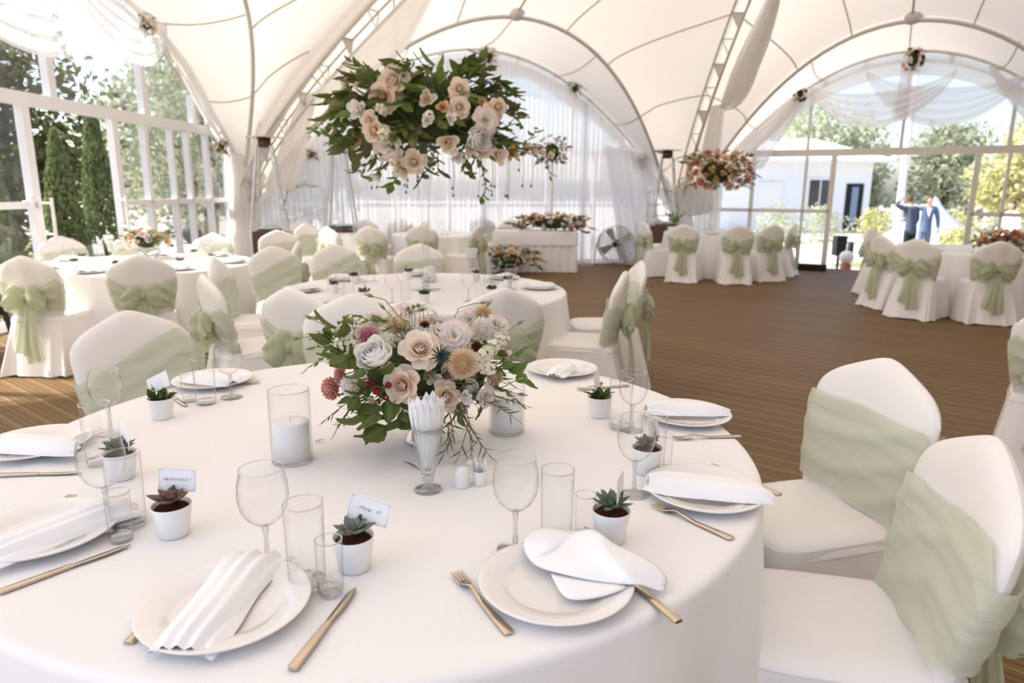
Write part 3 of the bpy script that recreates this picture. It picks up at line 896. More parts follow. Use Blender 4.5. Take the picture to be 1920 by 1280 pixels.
# ---------------------------------------------------------------- head table with pleated skirt
hx0, hx1, hy0, hy1 = -.34, 1.17, 12.6, 13.1
root = empty('head_table', ((hx0+hx1)/2, (hy0+hy1)/2, 0), label='rectangular head table with a pleated white skirt before the sheer curtains', cat='table')
w2, d2 = (hx1-hx0)/2, (hy1-hy0)/2
mb = MB(); mb.box((-w2, -d2, .735), (w2, d2, .755))
vr = []
def rect(n, off, z, amp, per):
    pts = []; per_len = 4*(w2+d2)
    for i in range(n):
        s_ = per_len*i/n
        if s_ < 2*w2: p = Vector((-w2+s_, -d2-off, 0)); nn = Vector((0, -1, 0))
        elif s_ < 2*w2+2*d2: p = Vector((w2+off, -d2+s_-2*w2, 0)); nn = Vector((1, 0, 0))
        elif s_ < 4*w2+2*d2: p = Vector((w2-(s_-2*w2-2*d2), d2+off, 0)); nn = Vector((0, 1, 0))
        else: p = Vector((-w2-off, d2-(s_-4*w2-2*d2), 0)); nn = Vector((-1, 0, 0))
        p += nn*amp*math.sin(2*PI*s_/per); p.z = z; pts.append(p)
    return pts
mb.grid([rect(160, .012, .755, 0, 1), rect(160, .02, .74, 0, 1), rect(160, .024, .6, .003, .3), rect(160, .03, .50, .006, .3)], closeu=True)
mb.build('topcloth', M['linen'], root)
mb = MB(); mb.grid([rect(720, .0, .72, .004, .16), rect(720, .008, .4, .016, .16), rect(720, .014, .01, .024, .16)], closeu=True); mb.build('pleated_skirt', M['linen'], root)

# ---------------------------------------------------------------- floor fan
def fan(loc, rz, label, cage='chrome', blade='fanblade', rad=.36, cz=.44):
    root = empty('floor_fan', loc, rz, label=label, cat='fan')
    for y in (-.09, .09):
        mb = MB()
        for k in range(6):
            r = rad*(1-k*.16); yy = y*(1-.1*0)+(-.03 if y < 0 else .03)*(1-(r/rad)**2)
            mb.tube([(r*math.cos(2*PI*i/36), yy, cz+r*math.sin(2*PI*i/36)) for i in range(37)], .008 if k == 0 else .003, 5, caps=False)
        for k in range(24):
            a = 2*PI*k/24; mb.tube([(.04*math.cos(a), y*1.3, cz+.04*math.sin(a)), (rad*math.cos(a), y, cz+rad*math.sin(a))], .0028, 4)
        mb.build('wire_grille', M[cage], root)
    mb = MB(); mb.lathe([(rad, -.09), (rad+.006, -.05), (rad+.006, .05), (rad, .09)], 48, M=Matrix.Translation((0, 0, cz)) @ Matrix.Rotation(PI/2, 4, 'X')); mb.build('drum_ring', M[cage], root)
    for k in range(4):
        a0 = 2*PI*k/4+.5; rows = []
        for i in range(7):
            r = .05+(rad-.08)*i/6; row = []
            for j in range(7):
                a = a0+(j/6-.5)*(.75-.25*i/6); row.append(Vector((r*math.cos(a), .035*(j/6-.5)*2, cz+r*math.sin(a))))
            rows.append(row)
        mb = MB(); mb.grid(rows); mb.build('blade', M[blade], root)
    mb = MB(); mb.lathe([(.001, -.11), (.05, -.10), (.06, -.03), (.05, .0), (.09, .10), (.08, .2), (.001, .22)], 20, M=Matrix.Translation((0, 0, cz)) @ Matrix.Rotation(-PI/2, 4, 'X')); mb.build('motor', M['dark'], root)
    mb = MB()
    for sx in (-1, 1):
        mb.tube([(sx*(rad+.03), 0, cz), (sx*(rad+.05), 0, .2), (sx*(rad+.05), 0, .04)], .014, 8)
        mb.tube([(sx*(rad+.05), -.2, .02), (sx*(rad+.05), .2, .02)], .016, 8)
    mb.tube([(-(rad+.05), 0, .03), (rad+.05, 0, .03)], .016, 8)
    mb.build('stand', M['fanstand'], root)
M['fanblade'] = mat('pale_plastic_blade', (.62, .58, .50), .5, .4)
M['fanstand'] = mat('tan_fan_stand', (.50, .36, .24), .5, .4)
fan((2.08, 13.9, 0), R(-14), 'round floor fan with a wire cage before the sheer curtains')
# dark chair back at the left edge
M['cane'] = mat('dark_brown_cane', (.035, .02, .014), .45, .5, bump=.8, bscale=60, var=.5, vscale=40)
root = empty('cane_armchair', (-4.80, 5.88, 0), R(-35), label='dark brown rounded chair back at the left edge, behind the covered chair', cat='chair')
mb = MB(); rows = []
for j in range(9):
    v = j/8; row = []
    for i in range(25):
        a = PI*i/24; row.append(Vector((.42*math.cos(a)*(1-.1*v), .30*math.sin(a)-.1, .35+v*(.30+.37*math.sin(a)))))
    rows.append(row)
mb.grid(rows); solid(mb.build('back', M['cane'], root), .04)
mb = MB(); mb.lathe([(.001, .38), (.34, .38), (.36, .43), (.34, .47), (.001, .48)], 28); mb.build('seat', M['cane'], root)
for sx in (-1, 1):
    for sy in (-1, 1):
        mb = MB(); mb.tube([(.24*sx, .24*sy, .4), (.28*sx, .28*sy, 0)], [.025, .018], 8); mb.build('leg', M['cane'], root)
# ---------------------------------------------------------------- patio heaters
def heater(loc, rz, label):
    root = empty('patio_heater', loc, rz, label=label, cat='heater', group='pyramid patio heaters')
    mb = MB(); b_, t = .24, .17
    mb.box((-b_, -b_, .03), (b_, -b_+.01, .82)); mb.build('front_panel', M['brown'], root, smooth=False)
    mb = MB(); mb.box((-b_, -b_+.012, .03), (-b_+.01, b_, .82)); mb.box((b_-.01, -b_+.012, .03), (b_, b_, .82)); mb.box((-b_+.012, b_-.01, .03), (b_-.012, b_, .82)); mb.build('side_panels', M['greyp'], root, smooth=False)
    for sx in (-1, 1):
        for sy in (-1, 1):
            mb = MB(); mb.tube([(sx*b_, sy*b_, 0), (sx*b_, sy*b_, .84), (sx*.10, sy*.10, 2.12)], .016, 8); mb.build('post', M['chrome'], root)
    mb = MB(); mb.lathe([(.045, .9), (.045, 2.1)], 20); mb.build('quartz_tube', M['glass'], root)
    mb = MB(); mb.lathe([(.001, .83), (.22, .83), (.24, .86), (.06, .90), (.001, .90)], 4); mb.build('shelf', M['chrome'], root, smooth=False)
    mb = MB(); mb.lathe([(.001, 2.1), (.10, 2.1), (.10, 2.24), (.001, 2.24)], 20); mb.build('burner', M['brown'], root)
    mb = MB(); mb.lathe([(.001, 2.27), (.1, 2.27), (.28, 2.25), (.28, 2.243), (.1, 2.25), (.001, 2.25)], 32); mb.build('reflector_disc', M['chrome'], root)
heater((-3.85, 11.0, 0), R(8), 'tall pyramid patio heater at the corner left of the middle arch')
heater((-2.98, 12.1, 0), R(5), 'tall pyramid patio heater right of the flower garlanded shelf')
heater((2.98, 13.7, 0), R(-20), 'tall pyramid patio heater at the corner right of the floor fan')
# ---------------------------------------------------------------- garlanded shelf and bird cage on a folding stand
def shelf(loc, rz, label, glabel, slabel, cage=True, sc_=1.):
    st = empty('folding_stand', loc, rz, label=slabel, cat='stand')
    for sx in (-1, 1):
        mb = MB(); mb.tube([(sx*.30, -.15, .72), (sx*.12, .1, 0)], .014, 6); mb.build('leg', M['dark'], st)
        mb = MB(); mb.tube([(sx*.30, .15, .72), (sx*.12, -.1, 0)], .014, 6); mb.build('leg', M['dark'], st)
    mb = MB(); mb.box((-.32, -.17, .72), (.32, .17, .74)); mb.build('top', M['dark'], st, smooth=False)
    root = empty('display_shelf', (loc[0], loc[1], .742), rz, label=label, cat='shelf')
    for sx in (-1, 1):
        for sy in (-1, 1):
            mb = MB(); mb.tube([(sx*.25, sy*.12, 0), (sx*.25, sy*.12, .74)], .013, 6); mb.build('post', M['white_metal'], root)
    for z in (.02, .26, .48, .74):
        mb = MB(); mb.box((-.262, -.13, z-.009), (.262, .13, z+.009)); mb.build('board', M['white_metal'], root, smooth=False)
    return root
sh1 = shelf((-3.5, 11.95, 0), R(6), 'white open shelf with garland left of the second heater', '', 'dark folding stand under the garlanded shelf')
sh2 = shelf((2.98, 14.1, 0), R(-20), 'small white open shelf behind the right heater', '', 'dark stand under the small shelf behind the right heater')
root = empty('bird_cage', (-3.56, 11.95, 1.492), label='white dome topped bird cage standing on the garlanded shelf', cat='bird cage')
mb = MB()
for k in range(14):
    a = 2*PI*k/14; mb.tube([(.14*math.cos(a), .14*math.sin(a), 0), (.14*math.cos(a), .14*math.sin(a), .25), (.10*math.cos(a), .10*math.sin(a), .36), (0.01*math.cos(a), .01*math.sin(a), .42)], .0045, 5)
mb.build('bars', M['white_metal'], root)
mb = MB()
for z, r in ((.01, .14), (.12, .14), (.25, .14)): mb.tube([(r*math.cos(2*PI*i/24), r*math.sin(2*PI*i/24), z) for i in range(25)], .006, 5, caps=False)
mb.tube([(0, 0, .42), (0, 0, .47)], .012, 6); mb.build('hoops', M['white_metal'], root)
mb = MB(); mb.lathe([(.001, 0), (.15, 0), (.15, .012), (.001, .012)], 24); mb.build('base', M['white_metal'], root)
# ---------------------------------------------------------------- tableware
TZ = .7505
def wine_glass():
    root = empty('wine_glass', (0, 0, 0), label='stemmed wine glass', cat='wine glass')
    mb = MB()
    o = [(.0055, .082), (.018, .086), (.031, .098), (.040, .116), (.0435, .136), (.042, .158), (.037, .186)]
    i_ = [(r-.0014, z+(.003 if z < .1 else 0)) for r, z in o]
    o2 = [(.0374, .1868)]
    mb.lathe([(.001, .081)]+o+o2, 40); mb.build('bowl', M['glass'], root)
    mb = MB(); mb.lathe([(.0366, .1855), (.0378, .1858), (.0378, .1872), (.0366, .1874), (.0366, .1855)], 40); mb.build('rim', M['rimglass'], root)
    mb = MB(); mb.lathe([(.001, 0), (.034, 0), (.036, .0015), (.034, .0035), (.012, .007), (.0055, .013), (.0042, .035), (.0042, .060), (.006, .080), (.001, .084)], 32)
    mb.build('stem_and_foot', M['glassbase'], root)
    return root
def tumbler(name, rad, h, base, label, cat):
    root = empty(name, (0, 0, 0), label=label, cat=cat)
    rb = rad*.93
    mb = MB(); mb.lathe([(rb, base*.7), (rb+(rad-rb)*.5, h*.5), (rad, h-.001)], 40); mb.build('wall', M['glass'], root)
    mb = MB(); mb.lathe([(rad-.0018, h-.0016), (rad+.0003, h-.0014), (rad+.0003, h+.0004), (rad-.0018, h+.0006), (rad-.0018, h-.0016)], 40); mb.build('rim', M['rimglass'], root)
    mb = MB(); mb.lathe([(.001, 0), (rb-.002, 0), (rb-.0005, .002), (rb-.0005, base*.8), (rb-.004, base), (.001, base-.001)], 36); mb.build('thick_base', M['glassbase'], root)
    return root
M['rimglass'] = thin_glass('polished_glass_rim', (.84, .85, .86), 1.6, 2.2)
def plate(rad=.1437):
    mb = MB()
    p = [(.001, .0075), (rad*.60, .0085), (rad*.66, .012), (rad*.70, .0165), (rad*.93, .0215), (rad*.985, .0235), (rad, .0225), (rad*.985, .0195), (rad*.72, .010), (rad*.60, .003), (rad*.58, .0), (rad*.5, .0), (.001, .002)]
    mb.lathe(p, 72); return mb.build('dinner_plate', M['china'])
def fork():
    root = empty('fork', (0, 0, 0), label='table fork', cat='fork')
    def zc(y): return .004+.010*math.exp(-((y-.055)/.035)**2)+(.004*max(0, (y+.105)/-.02) if y < -.105 else 0)
    mb = MB(); rows = []
    # handle runs from y=-.105 to .03 ; head to .075 ; tines to .105
    pr = [(-.103, .0085), (-.098, .0098), (-.06, .0085), (-.01, .0058), (.03, .0034), (.042, .0034), (.052, .008), (.060, .0115), (.070, .0122), (.074, .0122)]
    for y, w in pr:
        z = .0035+.009*math.exp(-((y-.042)/.022)**2)
        th = .0013 if y > .045 else .0019
        rows.append([Vector((a*w, y, z+b_*th)) for a, b_ in ((-1, -.4), (-.8, -1), (.8, -1), (1, -.4), (1, .4), (.8, 1), (-.8, 1), (-1, .4))])
    mb.grid(rows, closeu=True); mb.cap(rows[0][::-1]); mb.cap(rows[-1]); mb.build('handle', M['steel'], root)
    for k in range(4):
        x = -.0100+.00667*k; mb = MB(); rr = []
        for y, w in ((.072, .0019), (.085, .0018), (.10, .0015), (.107, .0006)):
            z = .0035+.009*math.exp(-((y-.042)/.022)**2)+.004*max(0, (y-.072)/.035)
            rr.append([Vector((x+a*w, y, z+b_*.001)) for a, b_ in ((-1, -1), (1, -1), (1, 1), (-1, 1))])
        mb.grid(rr, closeu=True); mb.cap(rr[-1]); mb.build('tine', M['steel'], root)
    return root
def knife():
    root = empty('knife', (0, 0, 0), label='table knife', cat='knife')
    mb = MB(); rows = []
    for y, w, t in ((-.12, .0075, .0030), (-.115, .0085, .0036), (-.06, .0080, .0036), (-.01, .0062, .0034), (.0, .0055, .0028)):
        rows.append([Vector((a*w, y, .0038+b_*t)) for a, b_ in ((-1, -.6), (-.7, -1), (.7, -1), (1, -.6), (1, .6), (.7, 1), (-.7, 1), (-1, .6))])
    mb.grid(rows, closeu=True); mb.cap(rows[0][::-1]); mb.cap(rows[-1]); mb.build('handle', M['steel'], root)
    mb = MB(); pts = []
    for i in range(13):
        u = i/12; y = .0+.105*u; wl = -.006-.001*u; wr = .006+.0035*math.sin(PI*min(1, u*1.05))**.8
        if u > .8: k = (u-.8)/.2; wl += .013*k*k*.9
        if u > .9: wr -= .004*((u-.9)/.1)**2
        pts.append((y, min(wl, wr-.0005), wr))
    rows = [[Vector((a, y, .0045)), Vector(((a+b_)/2, y, .0056)), Vector((b_, y, .0045)), Vector(((a+b_)/2, y, .0034))] for y, a, b_ in pts]
    mb.grid(rows, closeu=True); mb.cap(rows[0][::-1]); mb.cap(rows[-1]); mb.build('blade', M['steel'], root)
    return root
def napkin(seed=1, Lh=.145, w0=.046, w1=.040, wm=.050, h=.030, pleats=4):
    """cotton napkin folded to a long pleated bundle"""
    rnd = random.Random(seed); ph = rnd.random()*6
    root = empty('folded_napkin', (0, 0, 0), label='folded white cotton napkin', cat='napkin')
    def layer(sc0, x0, hh, tw, l0, l1, amp):
        mb = MB(); nu, nv = 40, 40; top = []; bot = []
        for i in range(nu+1):
            u = i/nu; y = l0+(l1-l0)*u
            w = (w0*(1-u)+w1*u+ (wm-(w0+w1)/2)*math.sin(PI*u))*sc0; w *= 1-.35*abs(2*u-1)**6*(pleats < 4); hh_ = hh*(1-.55*abs(2*u-1)**5)
            rt, rb = [], []
            for j in range(nv+1):
                v = -1+2*j/nv
                sw = math.sin(v*pleats*PI+ph+1.2*u)
                tri = abs(((v*pleats*.5+.3*u+ph) % 1)-.5)*2
                z = hh_*(max(0, 1-abs(v)**2.4))**.7+amp*(tri-.5)*(.30+.9*abs(u-.45)**1.1*2)*(1-v**8)
                fan = .022*max(0, u-.45)**2*4*v*(pleats > 3)
                yy = y+(.008*(tri-.5)*(u > .95))+.010*v*tw
                rt.append(Vector((x0+v*w+fan+.006*math.sin(u*4+ph)+tw*.02*(u-.5), yy, max(z, .001))))
                rb.append(Vector((x0+v*w*.97+fan+.006*math.sin(u*4+ph)+tw*.02*(u-.5), yy, .0005+.25*max(z, 0))))
            top.append(rt); bot.append(rb)
        mb.grid([r[::-1] for r in top]); mb.grid(bot)
        return mb
    layer(1.0, 0, h, .5, -Lh, Lh, .008).build('upper_fold', M['napkin'], root)
    layer(.86, .012, h*.45, -1.0, -Lh*.98, Lh*.80, .004).build('lower_fold', M['napkin'], root)
    return root
def succulent(kind, seed):
    rnd = random.Random(seed)
    root = empty('potted_succulent', (0, 0, 0), label='small succulent in a white pot', cat='potted plant')
    mb = MB(); h = .064
    prof = [(.001, 0), (.026, 0), (.0285, .002), (.0375, h), (.0368, h+.001), (.0350, h-.001), (.034, h-.010), (.001, h-.010)]
    if kind == 'ring':
        prof = [(.001, 0), (.026, 0), (.0275, .002)]+[(.0278+.0085*k/16+.0006*(k % 2), .003+(h-.008)*k/16) for k in range(17)]+[(.0375, h), (.0360, h), (.034, h-.010), (.001, h-.010)]
    mb.lathe(prof, 40); mb.build('pot', M['pot'], root)
    mb = MB(); mb.lathe([(.0335, h-.010), (.030, h-.005), (.018, h-.002), (.001, h-.001)], 24); mb.build('soil', M['soil'], root)
    mb = MB()
    if kind in ('purple', 'grey', 'agave', 'ring_r'):
        n, L0, L1, W, p0, p1 = {'purple': (18, .012, .047, .030, 12, 80), 'grey': (19, .012, .043, .028, 8, 82), 'agave': (36, .014, .047, .018, 8, 78), 'ring_r': (18, .012, .040, .024, 10, 80)}[kind]
        for i in range(n):
            t = (i+1)/n; a = i*2.39996+rnd.uniform(-.1, .1); phi = R(p0+(p1-p0)*t**.9)+rnd.uniform(-.08, .08)
            ln = L0+(L1-L0)*t**.7; w = W*(.45+.55*t)
            A_ = Matrix.Translation((0, 0, h+.006)) @ Matrix.Rotation(a, 4, 'Z') @ Matrix.Rotation(phi, 4, 'Y')
            for f in (1, -1):
                rows = []
                for k in range(9):
                    u = k/8; ww = w*.5*(math.sin(PI*min(.985, .14+.86*u**(.8))))**.7 if u < 1 else .0004
                    row = []
                    for m_ in range(7):
                        v = -1+2*m_/6; th = (.0034*(1-v*v)**.5*math.sin(PI*min(1, .12+u*.86))) if abs(v) < 1 else 0
                        cup = .18*ww*v*v
                        row.append(A_ @ Vector((-f*th*(1 if f > 0 else .8)-cup-.006*u*u*t, v*ww, u*ln)))
                    rows.append(row)
                if f < 0: rows = [r[::-1] for r in rows]
                mb.grid(rows, t=[k/8 for k in range(9) for _ in range(7)])
        mb.build('rosette', M['suc_'+kind], root)
    else:
        for i in range(22):
            a = rnd.random()*2*PI; rr = rnd.uniform(.0, .026); ln = rnd.uniform(.018, .034)
            A_ = Matrix.Translation((rr*math.cos(a), rr*math.sin(a), h+.0)) @ Matrix.Rotation(a, 4, 'Z') @ Matrix.Rotation(rnd.uniform(.1, 1.25), 4, 'Y') @ Matrix.Rotation(rnd.random()*3, 4, 'Z')
            rows = []
            for k in range(7):
                u = k/6; ww = ln*.28*math.sin(PI*min(.98, u*.9+.08)); rows.append([A_ @ Vector((-.25*abs(v)*ww+ln*.25*u*u, v*ww, u*ln)) for v in (-1, -.5, 0, .5, 1)])
            mb.grid(rows, t=[k/6 for k in range(7) for _ in range(5)])
        mb.build('leaves', M['suc_leafy'], root)
        if kind == 'ring':
            mb = MB(); mb.tube([(-.012, 0, h), (-.016, 0, h+.03), (-.022, .0, h+.042)], .0009, 5)
            for q in range(3):
                A_ = Matrix.Translation((-.016-.006*q, 0, h+.022+.01*q)) @ Matrix.Rotation(2+q*2, 4, 'Z') @ Matrix.Rotation(1.1, 4, 'Y')
                mb.grid([[A_ @ Vector((0, v*.006*math.sin(PI*min(.97, .06+u)), u*.017)) for v in (-1, 0, 1)] for u in (0, .25, .5, .75, 1)])
            mb.build('sprig', M['stem'], root)
    mb = MB(); bx, by = (.02, .006); mb.ell((bx if kind != 'grey' else -.022, by-.018, h+.019), (.0032, .0032, .0032), seg=10, rings=6); mb.build('red_bead', M['bead'], root)
    return root
M['bead'] = mat('red_berry_bead', (.65, .06, .02), .4, .5)
M['suc_purple'] = petal_mat('purple_echeveria', (.30, .16, .14), (.17, .13, .085), (.26, .11, .10), .1, .55)
M['suc_grey'] = petal_mat('grey_green_echeveria', (.22, .30, .20), (.19, .24, .21), (.22, .14, .12), .1, .75)
M['suc_agave'] = petal_mat('blue_green_echeveria', (.14, .20, .12), (.13, .19, .14), (.20, .12, .09), .1, .8)
M['suc_ring_r'] = petal_mat('olive_echeveria', (.14, .18, .07), (.16, .18, .10), (.20, .14, .08), .1, .7)
M['suc_leafy'] = petal_mat('dark_green_small_leaves', (.05, .10, .025), (.06, .12, .03), (.12, .15, .05), .15)
def peg_and_card(loc, rz, tilt, roll_, label, lines=None, h=.115, w=.080, hh=.050, blank=False, lean=0.):
    """card held by a green peg stuck in the pot"""
    peg = empty('green_peg', loc, rz, label=label[0], cat='peg', group='green pegs holding the place cards')
    mb = MB()
    mb.beam((-.002, 0, 0), (-.002, -.004, .042), .005, .0028); mb.beam((.0035, .002, -.004), (.0035, -.001, .026), .0045, .0026)
    mb.build('wooden_arm', M['clip'], peg, smooth=False)
    c = empty('place_card', (loc[0], loc[1], loc[2]+.042), label=label[1], cat='place card', group=label[2] if len(label) > 2 else None)
    c.rotation_euler = Euler((tilt, roll_, rz), 'XYZ')
    mb = MB(); mb.box((-w/2+lean, 0, -.014), (w/2+lean, .0006, hh-.014)); mb.build('paper', M['card'], c, smooth=False)
    if not blank:
        mb = MB(); a, b_, z0, z1, y = -w/2+.003+lean, w/2-.003+lean, -.011, hh-.017, -.0004
        for p, q in (((a, z0), (b_, z0)), ((a, z1), (b_, z1)), ((a, z0), (a, z1)), ((b_, z0), (b_, z1))):
            mb.box((min(p[0], q[0])-.0003, y, min(p[1], q[1])-.0003), (max(p[0], q[0])+.0003, y+.0003, max(p[1], q[1])+.0003))
        for cx_, cz_, sx, sz in ((a, z0, 1, 1), (b_, z0, -1, 1), (a, z1, 1, -1), (b_, z1, -1, -1)):
            for k in range(1, 4):
                r = .0018*k; mb.tube([(cx_+sx*r*math.cos(t_), y, cz_+sz*r*math.sin(t_)) for t_ in (0, .4, .8, 1.2, 1.57)], .00022, 4)
        mb.build('corner_flourish_border', M['silver_ink'], c, smooth=False)
        cu = bpy.data.curves.new('lettering', 'FONT'); cu.body = lines; cu.size = .0105; cu.shear = .45; cu.offset = -.0001; cu.align_x = 'CENTER'; cu.extrude = .00012; cu.space_character = 1.05
        t = bpy.data.objects.new('tmp', cu); C.objects.link(t); dg = bpy.context.evaluated_depsgraph_get()
        me = bpy.data.meshes.new_from_object(t.evaluated_get(dg)); bpy.data.objects.remove(t)
        me.materials.clear(); me.materials.append(M['ink'])
        o = bpy.data.objects.new('lettering', me); C.objects.link(o); o.parent = c; o.rotation_euler = (PI/2, 0, 0); o.location = (lean, -.0005, .009)
    return c
WG = Proto(wine_glass())
HB = Proto(tumbler('highball_glass', .0335, .152, .013, 'tall tumbler', 'tumbler'))
SG = Proto(tumbler('shot_glass', .0225, .098, .014, 'slim shot glass', 'shot glass'))
PL = Proto(tag(plate(), 'round white dinner plate', 'plate'))
FK = Proto(fork()); KN = Proto(knife())
NA = [Proto(napkin(1, .145, .044, .046, .054)), Proto(napkin(4, .145, .036, .026, .052, .034, 2.3)), Proto(napkin(7, .12, .045, .042, .058, .034, 2.6))]
def at(px, py): return atz(px, py, TZ)
gw, gt, gs, gp, gn, gf, gk = ['wine glasses on the foreground table', 'tall tumblers on the foreground table', 'shot glasses on the foreground table', 'dinner plates on the foreground table',
      'napkins on the foreground table', 'forks on the foreground table', 'knives on the foreground table']
for (px, py, sc_, lb) in [(503, 1062, 1.1, 'wine glass behind the bottom left plate, large in the foreground'),
    (966, 1030, 1.08, 'wine glass behind the plate at the lower right, right of the salt shaker'),
    (1188, 925, 1.05, 'wine glass in front of the right hand shot glass, behind the blue green succulent'),
    (1184, 806, 1.0, 'wine glass farthest right at the back, seen against the brown floor'),
    (208, 812, 1.05, 'wine glass at the left back, before the slanting sash chair'),
    (205, 984, 1.1, 'wine glass at the left beside the left plate, in front of other glasses'),
    (434, 745, 1.05, 'wine glass with the thin stem right of the two leafy pot tumblers')]:
    WG.put(at(px, py), 0, lb, gw, sc_)
for (px, py, sc_, lb) in [(577, 1095, 1.08, 'tall tumbler left of the grey green succulent'), (1043, 1012, 1.05, 'tall tumbler behind the tented napkin'),
    (1162, 802, 1.05, 'tall tumbler right of the ribbed pot on the right side'), (243, 985, 1.1, 'tall tumbler right of the small glass by the left plate'),
    (190, 868, 1.1, 'tall tumbler behind the left wine glasses'), (387, 756, 1.05, 'tall tumbler beside a slim glass at the left back'),
    (1222, 882, 1.0, 'tall tumbler before the half hidden succulent pot on the right')]:
    HB.put(at(px, py), 0, lb, gt, sc_)
for (px, py, sc_, lb) in [(621, 1112, 1.1, 'slim shot glass in front of the grey green succulent'), (1096, 1006, 1.0, 'slim shot glass left of the blue green succulent'),
    (1243, 880, 1.0, 'slim shot glass before the half hidden pot on the right'), (229, 1012, 1.1, 'slim shot glass at the tip of the left plate'), (356, 752, 1.05, 'slim shot glass right of the ribbed pot at the left back')]:
    SG.put(at(px, py), 0, lb, gs, sc_)
P_ = [((-.494, 1.065), 'dinner plate at the bottom left with a pleated napkin on it'), ((.084, 1.143), 'dinner plate at the lower right, half covered by a tented napkin'),
      ((.47, 1.552), 'dinner plate at the right edge of the foreground table'), ((.568, 2.130), 'dinner plate at the right back edge of the foreground table'),
      ((.205, 2.70), 'dinner plate behind the bouquet at the right'), ((-1.13, 2.50), 'dinner plate at the left back, behind the tumblers'),
      ((-1.345, 1.825), 'dinner plate cut by the left edge of the photo, farther one'), ((-.985, 1.325), 'dinner plate at the left, nearer one, cut by the edge')]
for (x, y), lb in P_: PL.put((x, y, TZ), 0, lb, gp)
def nap(k, p, q, lb, z=.0235, tilt=0, scale=1.0, g=gn):
    a = atz(*p, TZ+z); b_ = atz(*q, TZ+z); c = (a+b_)/2; d = b_-a
    return NA[k].put(c, (tilt, 0, math.atan2(-d.x, d.y)), lb, g, scale)
nap(0, (342, 1212), (478, 1056), 'pleated napkin lying diagonally across the bottom left plate', z=.012)
nap(1, (1222, 905), (1440, 938), 'long napkin lying across the right edge plate', z=.022, scale=.98)
nap(1, (1225, 768), (1352, 776), 'napkin on the right back plate, seen against the brown floor', z=.022, scale=.9)
nap(2, (1028, 712), (1078, 682), 'napkin on the plate behind the bouquet', z=.022, scale=.75)
nap(2, (355, 708), (440, 722), 'napkin on the left back plate', z=.022, scale=.9)
nap(1, (8, 832), (140, 850), 'napkin on the farther plate at the left edge', z=.022, scale=.95)
nap(0, (20, 1030), (190, 968), 'napkin on the nearer plate at the left edge', z=.016)
# tented napkin of the lower right plate: folded sheets with their own height
root = empty('folded_napkin', (0, 0, 0), label='tented white napkin with a raised corner on the lower right plate', cat='napkin', group=gn)
def P3(x, y, z): return atz(940+x/4.571, 960+y/4.571, TZ+z)
mb = MB()
a = P3(240, 455, .028); b_ = P3(150, 225, .034); c = P3(335, 95, .052); d = P3(640, 190, .046); e = P3(450, 510, .029); f = P3(805, 112, .070); g_ = P3(690, 345, .048)
h_ = P3(930, 280, .055); i_ = P3(1280, 395, .045); j_ = P3(1448, 570, .022); k_ = P3(1400, 640, .014); l_ = P3(1400, 700, .008); m_ = P3(1200, 610, .030); n_ = P3(1130, 628, .026)
o_ = P3(760, 585, .030)
mid1 = P3(450, 330, .058); mid2 = P3(960, 450, .060)
mb.add([a, b_, c, d, mid1], [(0, 1, 4), (1, 2, 4), (2, 3, 4), (3, 0, 4)])
mb.add([a, d, f, mid2, n_, o_, e, g_], [(0, 1, 7), (1, 2, 7), (2, 3, 7), (3, 4, 7), (4, 5, 7), (5, 6, 7), (6, 0, 7)])
mb.add([f, h_, i_, j_, k_, l_, m_, n_, mid2], [(0, 1, 8), (1, 2, 8), (2, 3, 8), (3, 4, 8), (4, 5, 6), (4, 6, 8), (6, 7, 8)])
o = mb.build('upper_fold', M['napkin'], root); md = o.modifiers.new('weld', 'WELD'); md.merge_threshold = .0004; subsurf(o, 3); solid(o, .0022)
mb = MB(); q = [P3(395, 512, .018), P3(440, 545, .022), P3(520, 752, .021), P3(700, 752, .021), P3(860, 725, .022), P3(1000, 680, .023), P3(1130, 630, .024), P3(800, 560, .023), P3(730, 640, .027)]
mb.add(q, [(0, 1, 8), (1, 2, 8), (2, 3, 8), (3, 4, 8), (4, 5, 8), (5, 6, 8), (6, 7, 8), (7, 0, 8)]); o = mb.build('lower_flap', M['napkin'], root); subsurf(o, 2); solid(o, .0022)
# the fork, knife and pots
def cut(P, p, q, lb, g, anchor=.105, z=0., sc_=1.0, L=None):
    a = at(*p); b_ = at(*q); d = (a-b_); rz = math.atan2(-d.x, d.y); d.normalize()
    c = a-d*anchor; P.put((c.x, c.y, TZ+z), rz, lb, g, sc_)
cut(FK, (855, 1078), (988, 1226), 'fork left of the lower right plate', gf)
cut(FK, (1222, 947), (1403, 1025), 'fork left of the right edge plate', gf, .11)
cut(FK, (1262, 824), (1366, 820), 'fork before the right back plate', gf, .107)
cut(FK, (1083, 732), (1150, 726), 'fork before the plate behind the bouquet', gf, .107)
cut(FK, (376, 1076), (200, 1248), 'fork mostly hidden under the bottom left plate', gf, .107, 0)
cut(FK, (138, 932), (20, 1010), 'fork with only its tines showing behind the left plate', gf, .107)
cut(FK, (487, 718), (430, 722), 'fork right of the left back plate', gf, .107)
cut(KN, (668, 1103), (540, 1270), 'knife right of the bottom left plate', gk, .11, .001)
cut(KN, (1128, 1050), (1240, 1142), 'knife under the tented napkin with its handle showing', gk, .11)
cut(KN, (1330, 870), (1422, 912), 'knife hidden behind the right edge plate, end of its handle showing', gk, .11)
cut(KN, (250, 1022), (0, 1113), 'knife in front of the left plate', gk, .11)
cut(KN, (158, 888), (0, 893), 'knife in front of the farther left plate', gk, .11)
cut(KN, (352, 764), (322, 744), 'knife whose tip shows between the ribbed pot and the slim glass', gk, .11)
gc = 'potted succulents on the foreground table'
